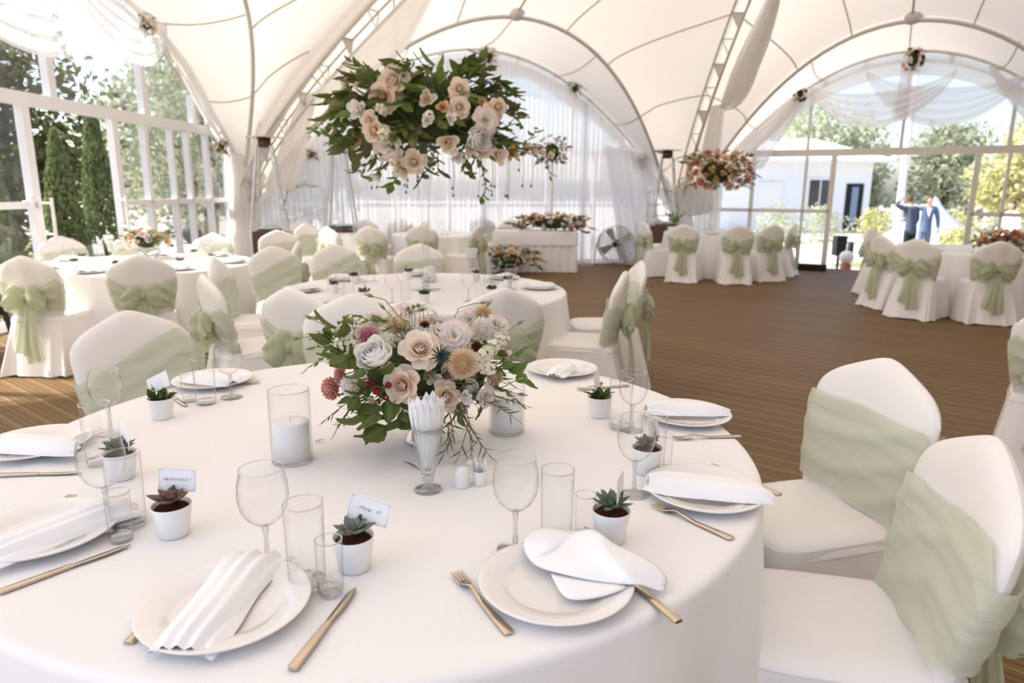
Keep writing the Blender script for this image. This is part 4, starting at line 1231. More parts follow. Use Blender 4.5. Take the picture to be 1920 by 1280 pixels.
S = [('purple', 327, 1001, 'purple echeveria in a white pot at the left', .2), ('grey', 665, 1064, 'grey green echeveria in a white pot in the middle foreground', 1.),
     ('agave', 1144, 1011, 'blue green many leaved echeveria in a white pot at the right', 2.), ('ring_r', 1211, 884, 'half hidden succulent pot behind glasses on the right', .5),
     ('ring', 1123, 780, 'leafy green plant in a ribbed white pot on the right side', 1.5), ('agave', 229, 895, 'succulent pot behind the glasses at the left', .1), ('ring', 305, 783, 'leafy plant with a sprig in a ribbed white pot at the left back', .3)]
for i, (k, px, py, lb, rz) in enumerate(S):
    o = succulent(k, 11+i); p = at(px, py); o.location = p; o.rotation_euler = (0, 0, rz); o['label'] = lb; o['group'] = gc
    o.scale = (1.07,)*3
def pc(px, py, dx, dy, rz, tilt, rl, lbs, **kw):
    p = at(px, py); peg_and_card((p.x+dx, p.y+dy, TZ+.062), rz, tilt, rl, lbs, **kw)
pc(327, 1001, .002, .02, .03, -.12, .06, ('green peg behind the purple echeveria', 'place card with handwriting above the purple echeveria'), lines='Анжелика Г', lean=.004)
pc(665, 1064, .014, .02, -.20, -.15, .22, ('green peg behind the grey green echeveria', 'tilted place card with handwriting above the grey green echeveria'), lines='Иван   Ф', lean=.012, w=.086)
pc(1144, 1011, .022, .018, 1.25, -.05, .1, ('green peg behind the blue green echeveria', 'place card seen edge-on behind the blue green echeveria'), blank=True, lean=-.01, w=.085)
pc(1211, 884, .02, .02, 1.0, -.3, .3, ('green peg in the half hidden pot on the right', 'translucent looking card behind the glasses on the right'), blank=True, w=.08)
pc(1123, 780, -.014, .0, -1.9, .1, .05, ('green peg in the right ribbed pot', 'card left of the right wine glasses, leaning over the right ribbed pot'), blank=True, w=.08, lean=-.02)
pc(229, 895, .012, .012, 2.3, .0, -.35, ('green peg in the pot behind the left glasses', 'narrow looking card standing behind the left glasses'), blank=True, w=.085)
pc(305, 783, -.006, .01, 2.9, .25, .45, ('green peg in the left ribbed pot', 'blank back of a card tilted over the left ribbed pot'), blank=True, w=.088)
# candles in glass cylinders
def candle(p, lb, rad=.052, H=.20, ch=.115):
    root = empty('candle_cylinder', p, 0, label=lb, cat='candle holder', group='candles in glass cylinders')
    mb = MB(); mb.lathe([(.001, 0), (rad-.002, 0), (rad, .003), (rad, H*.5), (rad, H)], 48); mb.build('glass_cylinder', M['glass'], root)
    mb = MB(); mb.lathe([(rad-.003, H-.002), (rad+.0005, H-.0018), (rad+.0005, H+.0004), (rad-.003, H+.0006), (rad-.003, H-.002)], 48); mb.build('rim', M['rimglass'], root)
    mb = MB(); mb.lathe([(.001, .009), (rad-.006, .009), (rad-.0055, ch-.004), (rad-.009, ch), (.02, ch-.003), (.001, ch-.004)], 48); c = mb.build('pillar_candle', M['wax'], root)
    mb = MB(); mb.tube([(0, 0, ch-.006), (0, 0, ch+.014)], .0013, 6); mb.build('wick', M['wick'], c)
candle(at(549, 862), 'white pillar candle in a glass cylinder left of the bouquet', .054, .20, .112)
candle(at(950, 808), 'white pillar candle in a glass cylinder half hidden right of the bouquet', .054, .20, .112)
# sundae glass holding paper napkins
p = at(803, 917); p.z = TZ
root = empty('sundae_glass', p, 0, label='tall fluted sundae glass in front of the bouquet holding paper napkins', cat='glass')
prof = [(.010, .022), (.014, .028), (.0165, .040), (.023, .075), (.030, .105), (.036, .135), (.0385, .163)]
mb = MB(); mb.lathe(prof+[(.0375, .164)]+[(r-.0022, z+.002) for r, z in reversed(prof[2:])]+[(.001, .036)], 80, wob=lambda a, z: .022*math.cos(20*a)*(1 if z < .15 else .0))
mb.build('fluted_bowl', M['glass'], root)
mb = MB(); mb.lathe([(.0375, .162), (.0395, .163), (.0395, .1655), (.0375, .166), (.0375, .162)], 48); mb.build('rim', M['rimglass'], root)
mb = MB(); mb.lathe([(.001, 0), (.0345, 0), (.036, .003), (.030, .009), (.014, .015), (.009, .019), (.013, .024), (.009, .028), (.015, .034), (.001, .036)], 48); mb.build('foot', M['glassbase'], root)
rootn = empty('paper_napkin_bunch', (p.x, p.y, TZ), 0, label='bunch of white paper napkins fanned in the sundae glass', cat='napkins')
rnd = random.Random(4)
for k in range(17):
    a = -2.9+5.8*k/16; y0 = .010*math.sin(k*2.1); mb = MB(); rows = []
    top = .232+.010*math.cos(a*.5)+rnd.uniform(-.010, .010)
    for i in range(12):
        u = i/11; z = .050+(top-.050)*u; rad_ = .005+.027*min(1, u*1.45)**.8+.012*u*u
        row = []
        for j in range(9):
            v = -1+2*j/8; ww = (.005+.0135*u)*(1-(max(0, u-.84)/.16)**1.1*.97)
            tw = .35*u
            ang = a+tw
            cx_, cy2 = rad_*math.sin(ang), -rad_*math.cos(ang)*.8
            row.append(Vector((cx_+v*ww*math.cos(ang), cy2+v*ww*math.sin(ang)*.8, z)))
        rows.append(row)
    mb.grid(rows); solid(mb.build('paper_napkin', M['paper'], rootn), .0012)
# shaker and toothpick cup
p = at(866, 911)
root = empty('salt_shaker', p, 0, label='white domed salt shaker in front of the bouquet', cat='shaker')
mb = MB(); mb.lathe([(.001, 0), (.0185, 0), (.0195, .002), (.0195, .034), (.018, .042), (.0135, .050), (.006, .0535), (.001, .054)], 40); mb.build('body', M['china'], root)
mb = MB()
for k in range(5):
    a = 2*PI*k/5; mb.ell((.005*math.cos(a), .005*math.sin(a), .0534), (.0009, .0009, .0004), seg=6, rings=4)
mb.build('pour_holes', M['dark'], root)
p = at(900, 907)
root = empty('toothpick_cup', p, 0, label='small white cup right of the salt shaker', cat='cup')
mb = MB(); mb.lathe([(.001, 0), (.0155, 0), (.0165, .002), (.0165, .036), (.0155, .0365), (.0150, .036), (.015, .006), (.001, .005)], 36); mb.build('cup', M['china'], root)
g = empty('wrapped_toothpicks', (p.x, p.y, TZ+.008), 0, label='paper wrapped toothpicks spreading out of the small cup', cat='toothpicks')
rnd = random.Random(9)
for k in range(16):
    a = rnd.random()*2*PI; l = rnd.uniform(.3, 1); tx, ty = (-.020 if k % 3 == 0 else .004)+.017*l*math.cos(a), .012*l*math.sin(a); mb = MB()
    b0 = Vector((.006*math.cos(a), .006*math.sin(a), 0)); b1 = Vector((tx, ty, .050+rnd.uniform(-.004, .006)))
    mb.tube([b0, b0.lerp(b1, .9)], [.0014, .0024], 5)
    e = b1; d = (b1-b0).normalized(); s_ = d.cross(Vector((rnd.gauss(0, 1), rnd.gauss(0, 1), 0))).normalized()
    mb.add([e-d*.010, e+s_*.0045+d*.002, e+d*.006, e-s_*.0045+d*.002], [(0, 1, 2, 3)]); mb.build('toothpick', M['paper'], g)
# fallen leaves and a thin seam of the runner
M['dryleaf'] = mat('dry_olive_leaf', (.22, .17, .08), .6, .3)
for i, (p, q, lb) in enumerate([((755, 866), (788, 883), 'fallen olive leaf left of the sundae glass foot'), ((590, 831), (610, 826), 'tiny fallen leaf right of the left candle')]):
    a, b_ = at(*p), at(*q); mb = MB(); d = b_-a; s_ = Vector((-d.y, d.x, 0)).normalized()
    mb.grid([[a.lerp(b_, u)+s_*v*.0035*math.sin(PI*min(.98, u+.02))+Vector((0, 0, .002+.004*math.sin(PI*u)+.001*abs(v)))-Vector((0, 0, 0)) for v in (-1, 0, 1)] for u in (0, .2, .4, .6, .8, 1)])
    tag(mb.build('fallen_leaf', M['dryleaf']), lb, 'leaf')
# ---------------------------------------------------------------- settings of the other tables (small in the photo)
def far_set(T, Rr, angs, tn, what='pwtnc', seed=0, names=None):
    rnd = random.Random(seed)
    for k, ad in enumerate(angs):
        a = R(ad); d = Vector((math.cos(a), math.sin(a), 0)); s_ = Vector((-d.y, d.x, 0))
        nm = names[k]
        def pos(r, s): v = T+d*r+s_*s; v.z = TZ; return v
        if 'p' in what: PL.put(pos(Rr-.19, 0), 0, 'white dinner plate on the %s, %s' % (tn, nm), 'dinner plates on the '+tn, .95)
        if 'n' in what:
            q = pos(Rr-.18, .0); q.z += .022; NA[k % 3].put(q, (0, 0, a+PI/2+rnd.uniform(-.9, .9)), 'folded napkin on the %s, %s' % (tn, nm), 'napkins on the '+tn, .85)
        if 'w' in what: WG.put(pos(Rr-.42, -.12), 0, 'wine glass on the %s, %s' % (tn, nm), 'wine glasses on the '+tn, 1.05)
        if 't' in what: HB.put(pos(Rr-.40, -.03), 0, 'tall tumbler on the %s, %s' % (tn, nm), 'tumblers on the '+tn)
        if 'c' in what:
            POT.put(pos(Rr-.42, .09), rnd.random()*6, 'tiny potted plant on the %s, %s' % (tn, nm), 'potted plants on the '+tn)
POT = Proto(succulent('ring', 77))
far_set(T1, R1, [270, 315, 5, 48, 100, 145, 190, 232], 'second table', seed=1, names=['nearest the camera', 'near right', 'right side', 'far right', 'far side', 'far left', 'left side', 'near left'])
far_set(T2, R2, [268, 318, 5, 60, 110, 170, 222], 'left table', seed=2, names=['nearest the camera', 'near right', 'right side', 'far right', 'far side', 'left side', 'near left'])
far_set(T6, 1.0, [200, 245, 285, 150], 'right edge table', 'pwt', seed=3, names=['left side', 'near left', 'near side', 'far left'])
far_set(T5, .92, [200, 250, 300], 'right back table', 'pwt', seed=4, names=['left side', 'near left', 'near right'])
far_set(T4, .8, [250, 300], 'far middle table', 'wt', seed=5, names=['left', 'right'])
far_set(T3, .62, [280, 350], 'far left table', 'wt', seed=6, names=['left', 'right'])
def candle_far(p, lb): candle(p, lb, .055, .16, .12)
candle_far(atz(806, 528, TZ), 'white candle in a glass cylinder on the second table, below the trumpet vase')
candle_far(atz(186, 478, TZ), 'white candle in a glass cylinder left of the left table flower bowl')
for (px, py, lb) in [(884, 512, 'paper napkins standing in a glass on the second table'), (208, 480, 'paper napkins standing in a glass on the left table')]:
    p = atz(px, py, TZ)
    root = empty('napkin_glass', p, 0, label=lb, cat='napkin holder')
    mb = MB(); mb.lathe([(.001, .0), (.035, 0), (.012, .02), (.02, .04), (.038, .14), (.036, .14), (.018, .045), (.001, .04)], 24); mb.build('glass', M['glass'], root)
    for k in range(5):
        a = -1+k*.5; mb = MB()
        mb.grid([[Vector(((.01+.04*u)*math.sin(a)+v*(.012+.008*u), -.01*math.cos(a), .05+.18*u-.02*abs(v)*(u > .9))) for v in (-1, -.5, 0, .5, 1)] for u in (0, .3, .6, .9, 1)]); solid(mb.build('paper_napkin', M['paper'], root), .002)
# ---------------------------------------------------------------- flowers
F = {}
F['peony'] = petal_mat('white_peony_petals', (.88, .78, .64), (.93, .90, .86), (.94, .92, .90), .4, .3)
F['rose'] = petal_mat('blush_rose_petals', (.88, .58, .40), (.92, .76, .62), (.93, .85, .76), .4, .4)
F['rose2'] = petal_mat('peach_rose_petals', (.80, .36, .22), (.90, .68, .52), (.92, .82, .71), .4, .4)
F['dahlia'] = petal_mat('salmon_dahlia_petals', (.55, .16, .12), (.78, .36, .28), (.85, .52, .42), .25, .5)
F['pink'] = petal_mat('dusty_pink_petals', (.50, .14, .18), (.70, .33, .37), (.76, .50, .52), .25, .5)
F['mum'] = petal_mat('cream_chrysanthemum_petals', (.78, .56, .34), (.92, .76, .56), (.94, .85, .68), .35, .5)
F['lisi'] = petal_mat('lisianthus_petals', (.86, .86, .64), (.92, .89, .86), (.88, .62, .60), .4, .82)
F['stock'] = petal_mat('cream_stock_petals', (.72, .72, .38), (.87, .85, .68), (.88, .86, .76), .3, .4)
F['peach'] = petal_mat('apricot_petals', (.66, .28, .08), (.80, .50, .24), (.85, .63, .38), .25, .5)
F['leaf'] = petal_mat('bramble_leaf', (.15, .18, .05), (.095, .13, .035), (.13, .165, .045), .3)
F['leaf2'] = petal_mat('light_green_leaf', (.16, .24, .06), (.13, .21, .05), (.20, .28, .08), .35)
F['olive'] = petal_mat('brown_olive_leaf', (.20, .17, .08), (.16, .145, .065), (.24, .20, .10), .2)
F['thistle'] = petal_mat('dark_thistle', (.05, .07, .05), (.05, .09, .07), (.10, .14, .12), .1)
F['bud'] = petal_mat('lisianthus_bud', (.20, .26, .08), (.36, .40, .18), (.62, .62, .44), .2)
F['berry'] = mat('red_blackberry', (.32, .035, .02), .3, .5, var=.5, vscale=120)
F['berry_o'] = mat('orange_berry', (.55, .12, .02), .4, .5)
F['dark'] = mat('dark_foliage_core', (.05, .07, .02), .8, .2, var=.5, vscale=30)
def petal(mb, A_, L, W, bend0=0., bend=0., cup=.2, nx=4, ny=6, ruf=0., rph=0., tipw=.35, point=0., t0=0., t1=1.):
    """one petal growing along +z of A_, opening towards +x; bend in radians along the length"""
    rows = []; ts = []
    x = z = 0.; th = bend0
    for k in range(ny+1):
        u = k/ny
        w = W*.5*math.sin(PI*min(.995, (.10+(.9-tipw*.5)*u**.75)))**.75
        if point: w *= (1-u**3*point)
        row = []
        for m in range(nx+1):
            v = -1+2*m/nx
            c = -cup*W*v*v*(.4+.6*math.sin(PI*min(1, u+.1)))
            rf = ruf*math.sin(v*5+rph)*u*u+ruf*.6*math.sin(v*9+2*rph)*u**3
            lx = x+(c+rf)*math.cos(th); lz = z-(c+rf)*math.sin(th)-(.10*L*v*v*u*(0 if point else 1))
            row.append(A_ @ Vector((lx, v*w, lz))); ts.append(t0+(t1-t0)*u)
        rows.append(row)
        th += bend/ny; x += math.sin(th)*L/ny; z += math.cos(th)*L/ny
    mb.grid(rows, t=ts)
def rotm(az, incl): return Matrix.Rotation(az, 4, 'Z') @ Matrix.Rotation(incl, 4, 'Y')
def fl_rose(seed):
    rnd = random.Random(seed); mb = MB(); n = 26
    for i in range(n):
        t = i/(n-1); a = i*2.39996+rnd.uniform(-.2, .2)
        if t < .45:
            k = t/.45; inc = R(1+10*k); L_ = .62+.06*k; W = .30+.42*k; off = .03+.20*k; cup = .62-.2*k; b0, bd = R(2), R(-14); z0 = -.22-.06*k
        else:
            k = (t-.45)/.55; inc = R(12+42*k**1.1); L_ = .74+.22*k; W = .78+.22*k; off = .16+.02*k; cup = .34-.20*k; b0, bd = R(12), R(-20+75*k); z0 = -.34
        A_ = Matrix.Translation((0, 0, z0)) @ Matrix.Rotation(a, 4, 'Z') @ Matrix.Translation((off, 0, 0)) @ Matrix.Rotation(inc, 4, 'Y')
        petal(mb, A_, L_, W, b0, bd, cup, 6, 7, .010*t, i, .35)
    return mb
def fl_peony(seed):
    rnd = random.Random(seed); mb = MB(); n = 38
    for i in range(n):
        t = i/(n-1); a = i*2.39996+rnd.uniform(-.3, .3); inc = R(6+74*t**1.1)
        L_ = .60+.46*t+rnd.uniform(-.04, .04); W = .42+.58*t
        A_ = Matrix.Translation((0, 0, -.30)) @ Matrix.Rotation(a, 4, 'Z') @ Matrix.Translation((.04+.10*t, 0, 0)) @ Matrix.Rotation(inc, 4, 'Y')
        petal(mb, A_, L_*1.1, W, R(14), R(-84), .36, 5, 8, .015, i*1.3, .40)
    return mb
def fl_ball(seed, n, L_, W, core, incmax, bend, point=.9, cup=.5, nx=2, ny=3):
    rnd = random.Random(seed); mb = MB()
    for i in range(n):
        t = (i+.5)/n; inc = math.acos(1-t*(1-math.cos(incmax))); a = i*2.39996
        k = .45+.55*min(1, t*2.2)
        A_ = rotm(a, inc+rnd.uniform(-.06, .06)) @ Matrix.Translation((0, 0, core*(.8+.2*k)))
        petal(mb, A_, L_*k*rnd.uniform(.9, 1.1), W*(.6+.4*k), R(-10), bend+rnd.uniform(-.2, .2), cup, nx, ny, tipw=.25, point=point, t0=.25*(1-k))
    mb.ell((0, 0, 0), (core*.9,)*3, seg=10, rings=6)
    return mb
def fl_lisi(seed):
    rnd = random.Random(seed); mb = MB(); n = 14
    for i in range(n):
        t = i/(n-1); a = i*2.39996; inc = R(10+52*t)
        A_ = Matrix.Translation((0, 0, -.35)) @ Matrix.Rotation(a, 4, 'Z') @ Matrix.Translation((.03, 0, 0)) @ Matrix.Rotation(inc, 4, 'Y')
        petal(mb, A_, .75+.30*t, .75+.35*t, R(5), R(10+20*t), .18, 7, 7, .055, i*2.1, .7)
    return mb
def fl_stock(seed):
    rnd = random.Random(seed); mb = MB()
    for k in range(17):
        a = k*2.4; z = -.7+1.5*k/16; r = .30*(1-.55*k/16)+.08
        c = Matrix.Translation((r*math.cos(a), r*math.sin(a), z)) @ rotm(a, R(75-50*k/16)) @ Matrix.Rotation(rnd.random()*3, 4, 'Z')
        for p in range(6):
            petal(mb, c @ rotm(p*PI/3+(.4 if p > 3 else 0), R(58)), .26*(1-.4*k/16), .26*(1-.4*k/16), 0, R(30), .1, 2, 3, .02, p, .6)
    return mb
def fl_thistle(seed):
    mb = MB()
    for i in range(26):
        t = i/25; petal(mb, rotm(i*2.4, R(10+85*t)) @ Matrix.Translation((0, 0, .12)), .85, .12, 0, R(8), .4, 2, 4, point=1., tipw=.1)
    mb.ell((0, 0, 0), (.2, .2, .28), seg=8, rings=6); return mb
def fl_small(seed, n=12):
    rnd = random.Random(seed); mb = MB()
    for i in range(n):
        t = i/(n-1); petal(mb, Matrix.Translation((0, 0, -.3)) @ rotm(i*2.4, R(8+68*t)), .75+.25*t, .62, 0, R(-25), .25, 3, 4, .02, i, .5)
    return mb
def leaf_blade(mb, A_, L_, W, bend=.4, serr=.0, nx=4, ny=9):
    rows = []; ts = []; x = z = 0; th = 0
    for k in range(ny+1):
        u = k/ny; w = W*.5*(math.sin(PI*min(.995, .03+.965*u**.85)))**.8*(1+(serr if k % 2 else -serr)*.5)*(1-.35*u*u)
        row = []
        for m in range(nx+1):
            v = -1+2*m/nx; cp = .16*W*abs(v)+.02*W*math.sin(k*2.2)*abs(v)
            row.append(A_ @ Vector((x-cp*math.cos(th), v*w, z+cp*math.sin(th)*.3-.05*L_*abs(v)*(.3)))); ts.append(abs(v))
        rows.append(row); th += bend/ny; x += math.sin(th)*L_/ny; z += math.cos(th)*L_/ny
    mb.grid(rows, t=ts)
PM = {}
def proto_mesh(kind, var):
    k = (kind, var)
    if k in PM: return PM[k]
    s = var*7+3
    if kind == 'rose': mb, m = fl_rose(s), 'rose'
    elif kind == 'rose2': mb, m = fl_rose(s+1), 'rose2'
    elif kind == 'peony': mb, m = fl_peony(s), 'peony'
    elif kind == 'dahlia': mb, m = fl_ball(s, 90, .42, .26, .58, R(125), R(-55), .5, .7, 2, 4), 'dahlia'
    elif kind == 'pink': mb, m = fl_ball(s, 90, .45, .20, .55, R(115), R(30), .8), 'pink'
    elif kind == 'mum': mb, m = fl_ball(s, 260, .46, .10, .56, R(112), R(-35), .5, .6, 2, 4), 'mum'
    elif kind == 'whitemum': mb, m = fl_ball(s, 120, .50, .19, .5, R(110), R(-20), .5, .4), 'peony'
    elif kind == 'lisi': mb, m = fl_lisi(s), 'lisi'
    elif kind == 'stock': mb, m = fl_stock(s), 'stock'
    elif kind == 'thistle': mb, m = fl_thistle(s), 'thistle'
    elif kind == 'peach': mb, m = fl_small(s), 'peach'
    elif kind == 'cream': mb, m = fl_small(s), 'peony'
    elif kind == 'blush': mb, m = fl_small(s), 'rose'
    elif kind == 'berry':
        mb, m = MB(), 'berry'
        for i in range(46):
            t = (i+.5)/46; inc = math.acos(1-2*t); a = i*2.4; mb.ell((.72*math.sin(inc)*math.cos(a), .72*math.sin(inc)*math.sin(a), .85*math.cos(inc)), (.22,)*3, seg=6, rings=4)
    elif kind == 'darkmum': mb, m = fl_ball(s, 70, .5, .2, .4, R(100), R(10), .8), 'darkred'
    PM[k] = mb.mesh(kind, F[m]); return PM[k]
F['darkred'] = petal_mat('dark_maroon_petals', (.05, .015, .01), (.12, .03, .02), (.22, .07, .04), .15)
NAMES = {'rose': 'rose', 'rose2': 'rose', 'peony': 'peony', 'dahlia': 'dahlia', 'pink': 'pink_dahlia', 'mum': 'chrysanthemum', 'whitemum': 'white_chrysanthemum', 'lisi': 'lisianthus', 'stock': 'stock_flower',
         'thistle': 'thistle', 'peach': 'apricot_flower', 'cream': 'cream_flower', 'blush': 'blush_flower', 'berry': 'blackberry', 'darkmum': 'dark_red_flower'}
def put_flower(root, kind, loc, nrm, r, var=0, spin=None):
    o = bpy.data.objects.new(NAMES[kind], proto_mesh(kind, var % 2)); C.objects.link(o); o.parent = root
    nrm = Vector(nrm).normalized(); q = nrm.to_track_quat('Z', 'Y')
    o.rotation_mode = 'QUATERNION'; o.rotation_quaternion = q @ Euler((0, 0, spin if spin is not None else (loc[0]*37+loc[2]*91) % 6.28)).to_quaternion()
    o.location = loc; o.scale = (r,)*3
    return o
def spray(root, pts, n, lsize, m='leaf2', name='leaf_spray', width=.5, r=.0016, seed=0, stem=True, bend=.4, droop=.3, start=.15, serr=0.):
    """stem through pts (local) carrying n leaves"""
    rnd = random.Random(seed+n); mb = MB(); pts = [Vector(p) for p in pts]
    def at_(u):
        k = u*(len(pts)-1); i = min(int(k), len(pts)-2); f = k-i; return pts[i].lerp(pts[i+1], f), (pts[i+1]-pts[i]).normalized()
    if stem:
        rs = [at_(i/8)[0] for i in range(9)]; mb.tube(rs, [r*(1.3-.7*i/8) for i in range(9)], 5, t=.2)
    for i in range(n):
        u = start+(1-start)*i/max(1, n-1); p, d = at_(min(u, .999))
        sd = d.cross(Vector((rnd.gauss(0, .4), rnd.gauss(0, .4), 1))).normalized()*(1 if i % 2 else -1)
        dr = (d*.7+sd*(1.0 if u < .97 else .1)+Vector((0, 0, -droop))+Vector((rnd.gauss(0, .2),)*1+(rnd.gauss(0, .2), rnd.gauss(0, .15)))).normalized()
        q = dr.to_track_quat('Z', 'X').to_matrix().to_4x4()
        l = lsize*rnd.uniform(.7, 1.15)
        A_ = Matrix.Translation(p) @ q @ Matrix.Rotation(rnd.uniform(-.9, .9)+PI/2*0, 4, 'Z')
        leaf_blade(mb, A_, l, l*width, bend, serr)
    return mb.build(name, F[m], root)
def bud_stem(root, pts, L_=.03, name='bud'):
    mb = MB(); mb.tube(pts, .0013, 5, t=.1); a, b_ = Vector(pts[-2]), Vector(pts[-1]); d = (b_-a).normalized()
    q = Matrix.Translation(b_) @ d.to_track_quat('Z', 'X').to_matrix().to_4x4()
    for i in range(5): petal(mb, q @ Matrix.Rotation(i*2*PI/5, 4, 'Z') @ Matrix.Translation((.0015, 0, 0)) @ Matrix.Rotation(.14, 4, 'Y'), L_, L_*.36, .1, -.35, .4, 2, 4, tipw=.1, point=.9)
    for i in range(3): petal(mb, q @ Matrix.Rotation(i*2.1, 4, 'Z') @ Matrix.Rotation(.7, 4, 'Y'), L_*.7, L_*.12, 0, -.4, .2, 2, 3, point=1., t0=0, t1=.1)
    return mb.build(name, F['bud'], root)

# ---- the foreground bouquet
BC = Vector((-.245, 1.86, .98))       # its centre
bq = empty('bouquet', BC, 0, label='large low bouquet of white peony, blush roses, dahlias and greenery in the foreground', cat='bouquet')
def bpos(px, py, dy): return aty(px, py, BC.y+dy)-BC
def bfl(kind, px, py, wpx, dy, var=0, tilt=None, up=.25):
    p = bpos(px, py, dy); r = wpx/2*(BC.y+dy)/FPX*1.03/.98
    n = Vector((p.x*1.1, -.75+(p.y*.5), p.z*1.0+up*.6)) if tilt is None else Vector(tilt)
    put_flower(bq, kind, p, n, r, var)
for a in [('peony', 704, 669, 88, -.13, 0, (-.25, -.8, .75)), ('rose', 788, 652, 76, -.12, 0, (.15, -.85, .55)), ('rose2', 752, 722, 72, -.15, 1, (-.15, -1, .2)), ('rose2', 838, 745, 62, -.12, 0, (.6, -1, .1)),
          ('lisi', 852, 627, 66, -.05, 0, (.1, -.9, .6)), ('mum', 868, 682, 64, -.14, 0, (.25, -1, .25)), ('dahlia', 622, 728, 50, -.05, 0, (-.9, -.8, .0)), ('pink', 690, 630, 46, .0, 0, (-.4, -.6, .7)),
          ('whitemum', 902, 618, 52, .02, 0, (.4, -.7, .7)), ('lisi', 935, 606, 50, .04, 1, (.5, -.5, .8)), ('lisi', 912, 745, 46, -.08, 1, (.8, -.9, -.1)), ('mum', 744, 612, 44, .02, 1, (-.1, -.5, .9)),
          ('whitemum', 658, 722, 46, -.08, 1, (-.7, -.9, -.1)), ('lisi', 740, 592, 52, .08, 0, (-.1, -.3, 1)), ('lisi', 762, 578, 46, .12, 1, (.1, -.2, 1)), ('cream', 826, 600, 40, .08, 0, (.1, -.3, 1)),
          ('mum', 925, 705, 40, -.02, 1, (.8, -.8, .1)), ('cream', 872, 745, 44, -.12, 1, (.4, -1, -.2)), ('dahlia', 640, 705, 36, .0, 1, (-.8, -.6, -.2)), ('darkmum', 893, 650, 26, -.07, 0, (.4, -.9, .3)),
          ('darkmum', 796, 610, 22, .0, 1, (0, -.5, 1)), ('whitemum', 620, 668, 36, .06, 0, (-.8, -.5, .1)), ('rose', 900, 655, 42, .05, 1, (.5, -.5, .5)), ('cream', 776, 800-55, 40, -.10, 0, (0, -1, -.5)),
          ('thistle', 826, 668, 54, -.17, 0, (.2, -1, .4)), ('cream', 720, 600, 36, .13, 1, (-.3, 0, 1)), ('rose', 800, 600, 50, .16, 1, (0, .3, 1)), ('lisi', 690, 690, 60, .16, 0, (-.6, .8, .4)), ('rose', 860, 680, 60, .16, 0, (.5, .9, .3)),
          ('berry', 706, 731, 21, -.16), ('berry', 692, 720, 18, -.13, 1), ('berry', 728, 722, 15, -.17)]:
    bfl(a[0], a[1], a[2], a[3], a[4], a[5] if len(a) > 5 else 0, a[6] if len(a) > 6 else None)
for a in [(652, 628, 48, -.02, (-.35, -.4, .9)), (670, 612, 40, .02, (-.2, -.3, 1)), (646, 645, 36, -.06, (-.6, -.7, .4)), (905, 668, 44, -.08, (.35, -.7, .5)), (922, 652, 44, -.04, (.5, -.5, .7)), (938, 640, 36, -.02, (.7, -.4, .6)), (915, 690, 36, -.1, (.5, -.9, .1))]:
    p = bpos(a[0], a[1], a[3]); put_flower(bq, 'stock', p, a[4], a[2]/2*1.9/FPX*1.5, 0)
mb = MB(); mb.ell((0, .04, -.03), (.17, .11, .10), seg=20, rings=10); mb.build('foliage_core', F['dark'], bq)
rnd = random.Random(21)
for i in range(60):
    a = rnd.random()*2*PI; e = rnd.uniform(-.75, 1.1); d = Vector((math.cos(a)*math.cos(e)*.215, math.sin(a)*math.cos(e)*.135+.02, math.sin(e)*.125-.02))
    spray(bq, [d*.75, d*.98, d*1.12+Vector((0, 0, -.004))], 4, rnd.uniform(.030, .052), ['leaf', 'leaf2', 'olive'][i % 3], seed=500+i, width=.5 if i % 3 < 2 else .16, name='foliage', r=.0012, serr=.08)
for i, (k, px, py, w, dy) in enumerate([('cream', 728, 690, 40, -.06), ('blush', 778, 700, 44, -.05), ('cream', 812, 708, 44, -.09), ('rose', 842, 700, 46, -.05), ('lisi', 700, 600, 44, .10), ('rose', 660, 650, 44, .03), ('lisi', 880, 600, 46, .10),
      ('stock', 735, 640, 44, .0), ('cream', 830, 650, 40, -.04), ('peony', 880, 730, 50, -.05), ('rose2', 790, 760, 50, -.06), ('blush', 700, 755, 34, -.08), ('cream', 765, 620, 40, .05), ('mum', 905, 590, 40, .12),
      ('stock', 810, 590, 44, .10), ('blush', 945, 665, 36, .02), ('cream', 640, 690, 40, .02), ('lisi', 860, 760, 44, -.04)]):
    bfl(k, px, py, w, dy, i)
def lspray(pix, n, size, m='leaf2', seed=0, **kw):
    spray(bq, [bpos(*q) for q in pix], n, size, m, seed=seed, **kw)
# dark bramble leaves
for k, (pix, n, sz) in enumerate([([(700, 690, -.05), (648, 640, -.06), (630, 612, -.06)], 3, .062), ([(700, 690, -.08), (672, 668, -.12), (628, 660, -.12)], 3, .060),
     ([(740, 740, -.12), (712, 765, -.15), (690, 775, -.16)], 3, .070), ([(760, 760, -.12), (742, 790, -.16), (700, 806, -.16)], 3, .062), ([(700, 720, -.12), (680, 735, -.16), (662, 752, -.16)], 3, .050),
     ([(720, 700, -.14), (700, 688, -.18), (680, 690, -.18)], 2, .036), ([(800, 760, -.1), (772, 790, -.13), (778, 810, -.12)], 3, .05), ([(900, 700, -.02), (950, 672, -.02), (985, 650, -.02)], 3, .055),
     ([(900, 700, .0), (950, 690, -.03), (985, 705, -.03)], 4, .050), ([(760, 600, .05), (690, 600, .05), (668, 590, .04)], 4, .045), ([(840, 640, .0), (770, 650, .1), (700, 640, .1)], 5, .05),
     ([(800, 700, -.05), (880, 720, -.05), (900, 760, -.06)], 5, .05), ([(650, 660, -.02), (622, 640, -.02), (612, 622, -.02)], 4, .045), ([(720, 700, .0), (690, 740, -.04), (700, 790, -.06)], 5, .055)]):
    lspray(pix, n+1, sz*1.28, 'leaf' if k not in (7, 8, 9) else 'leaf2', seed=k, width=.68, bend=.5, serr=.12, name='bramble_leaves')
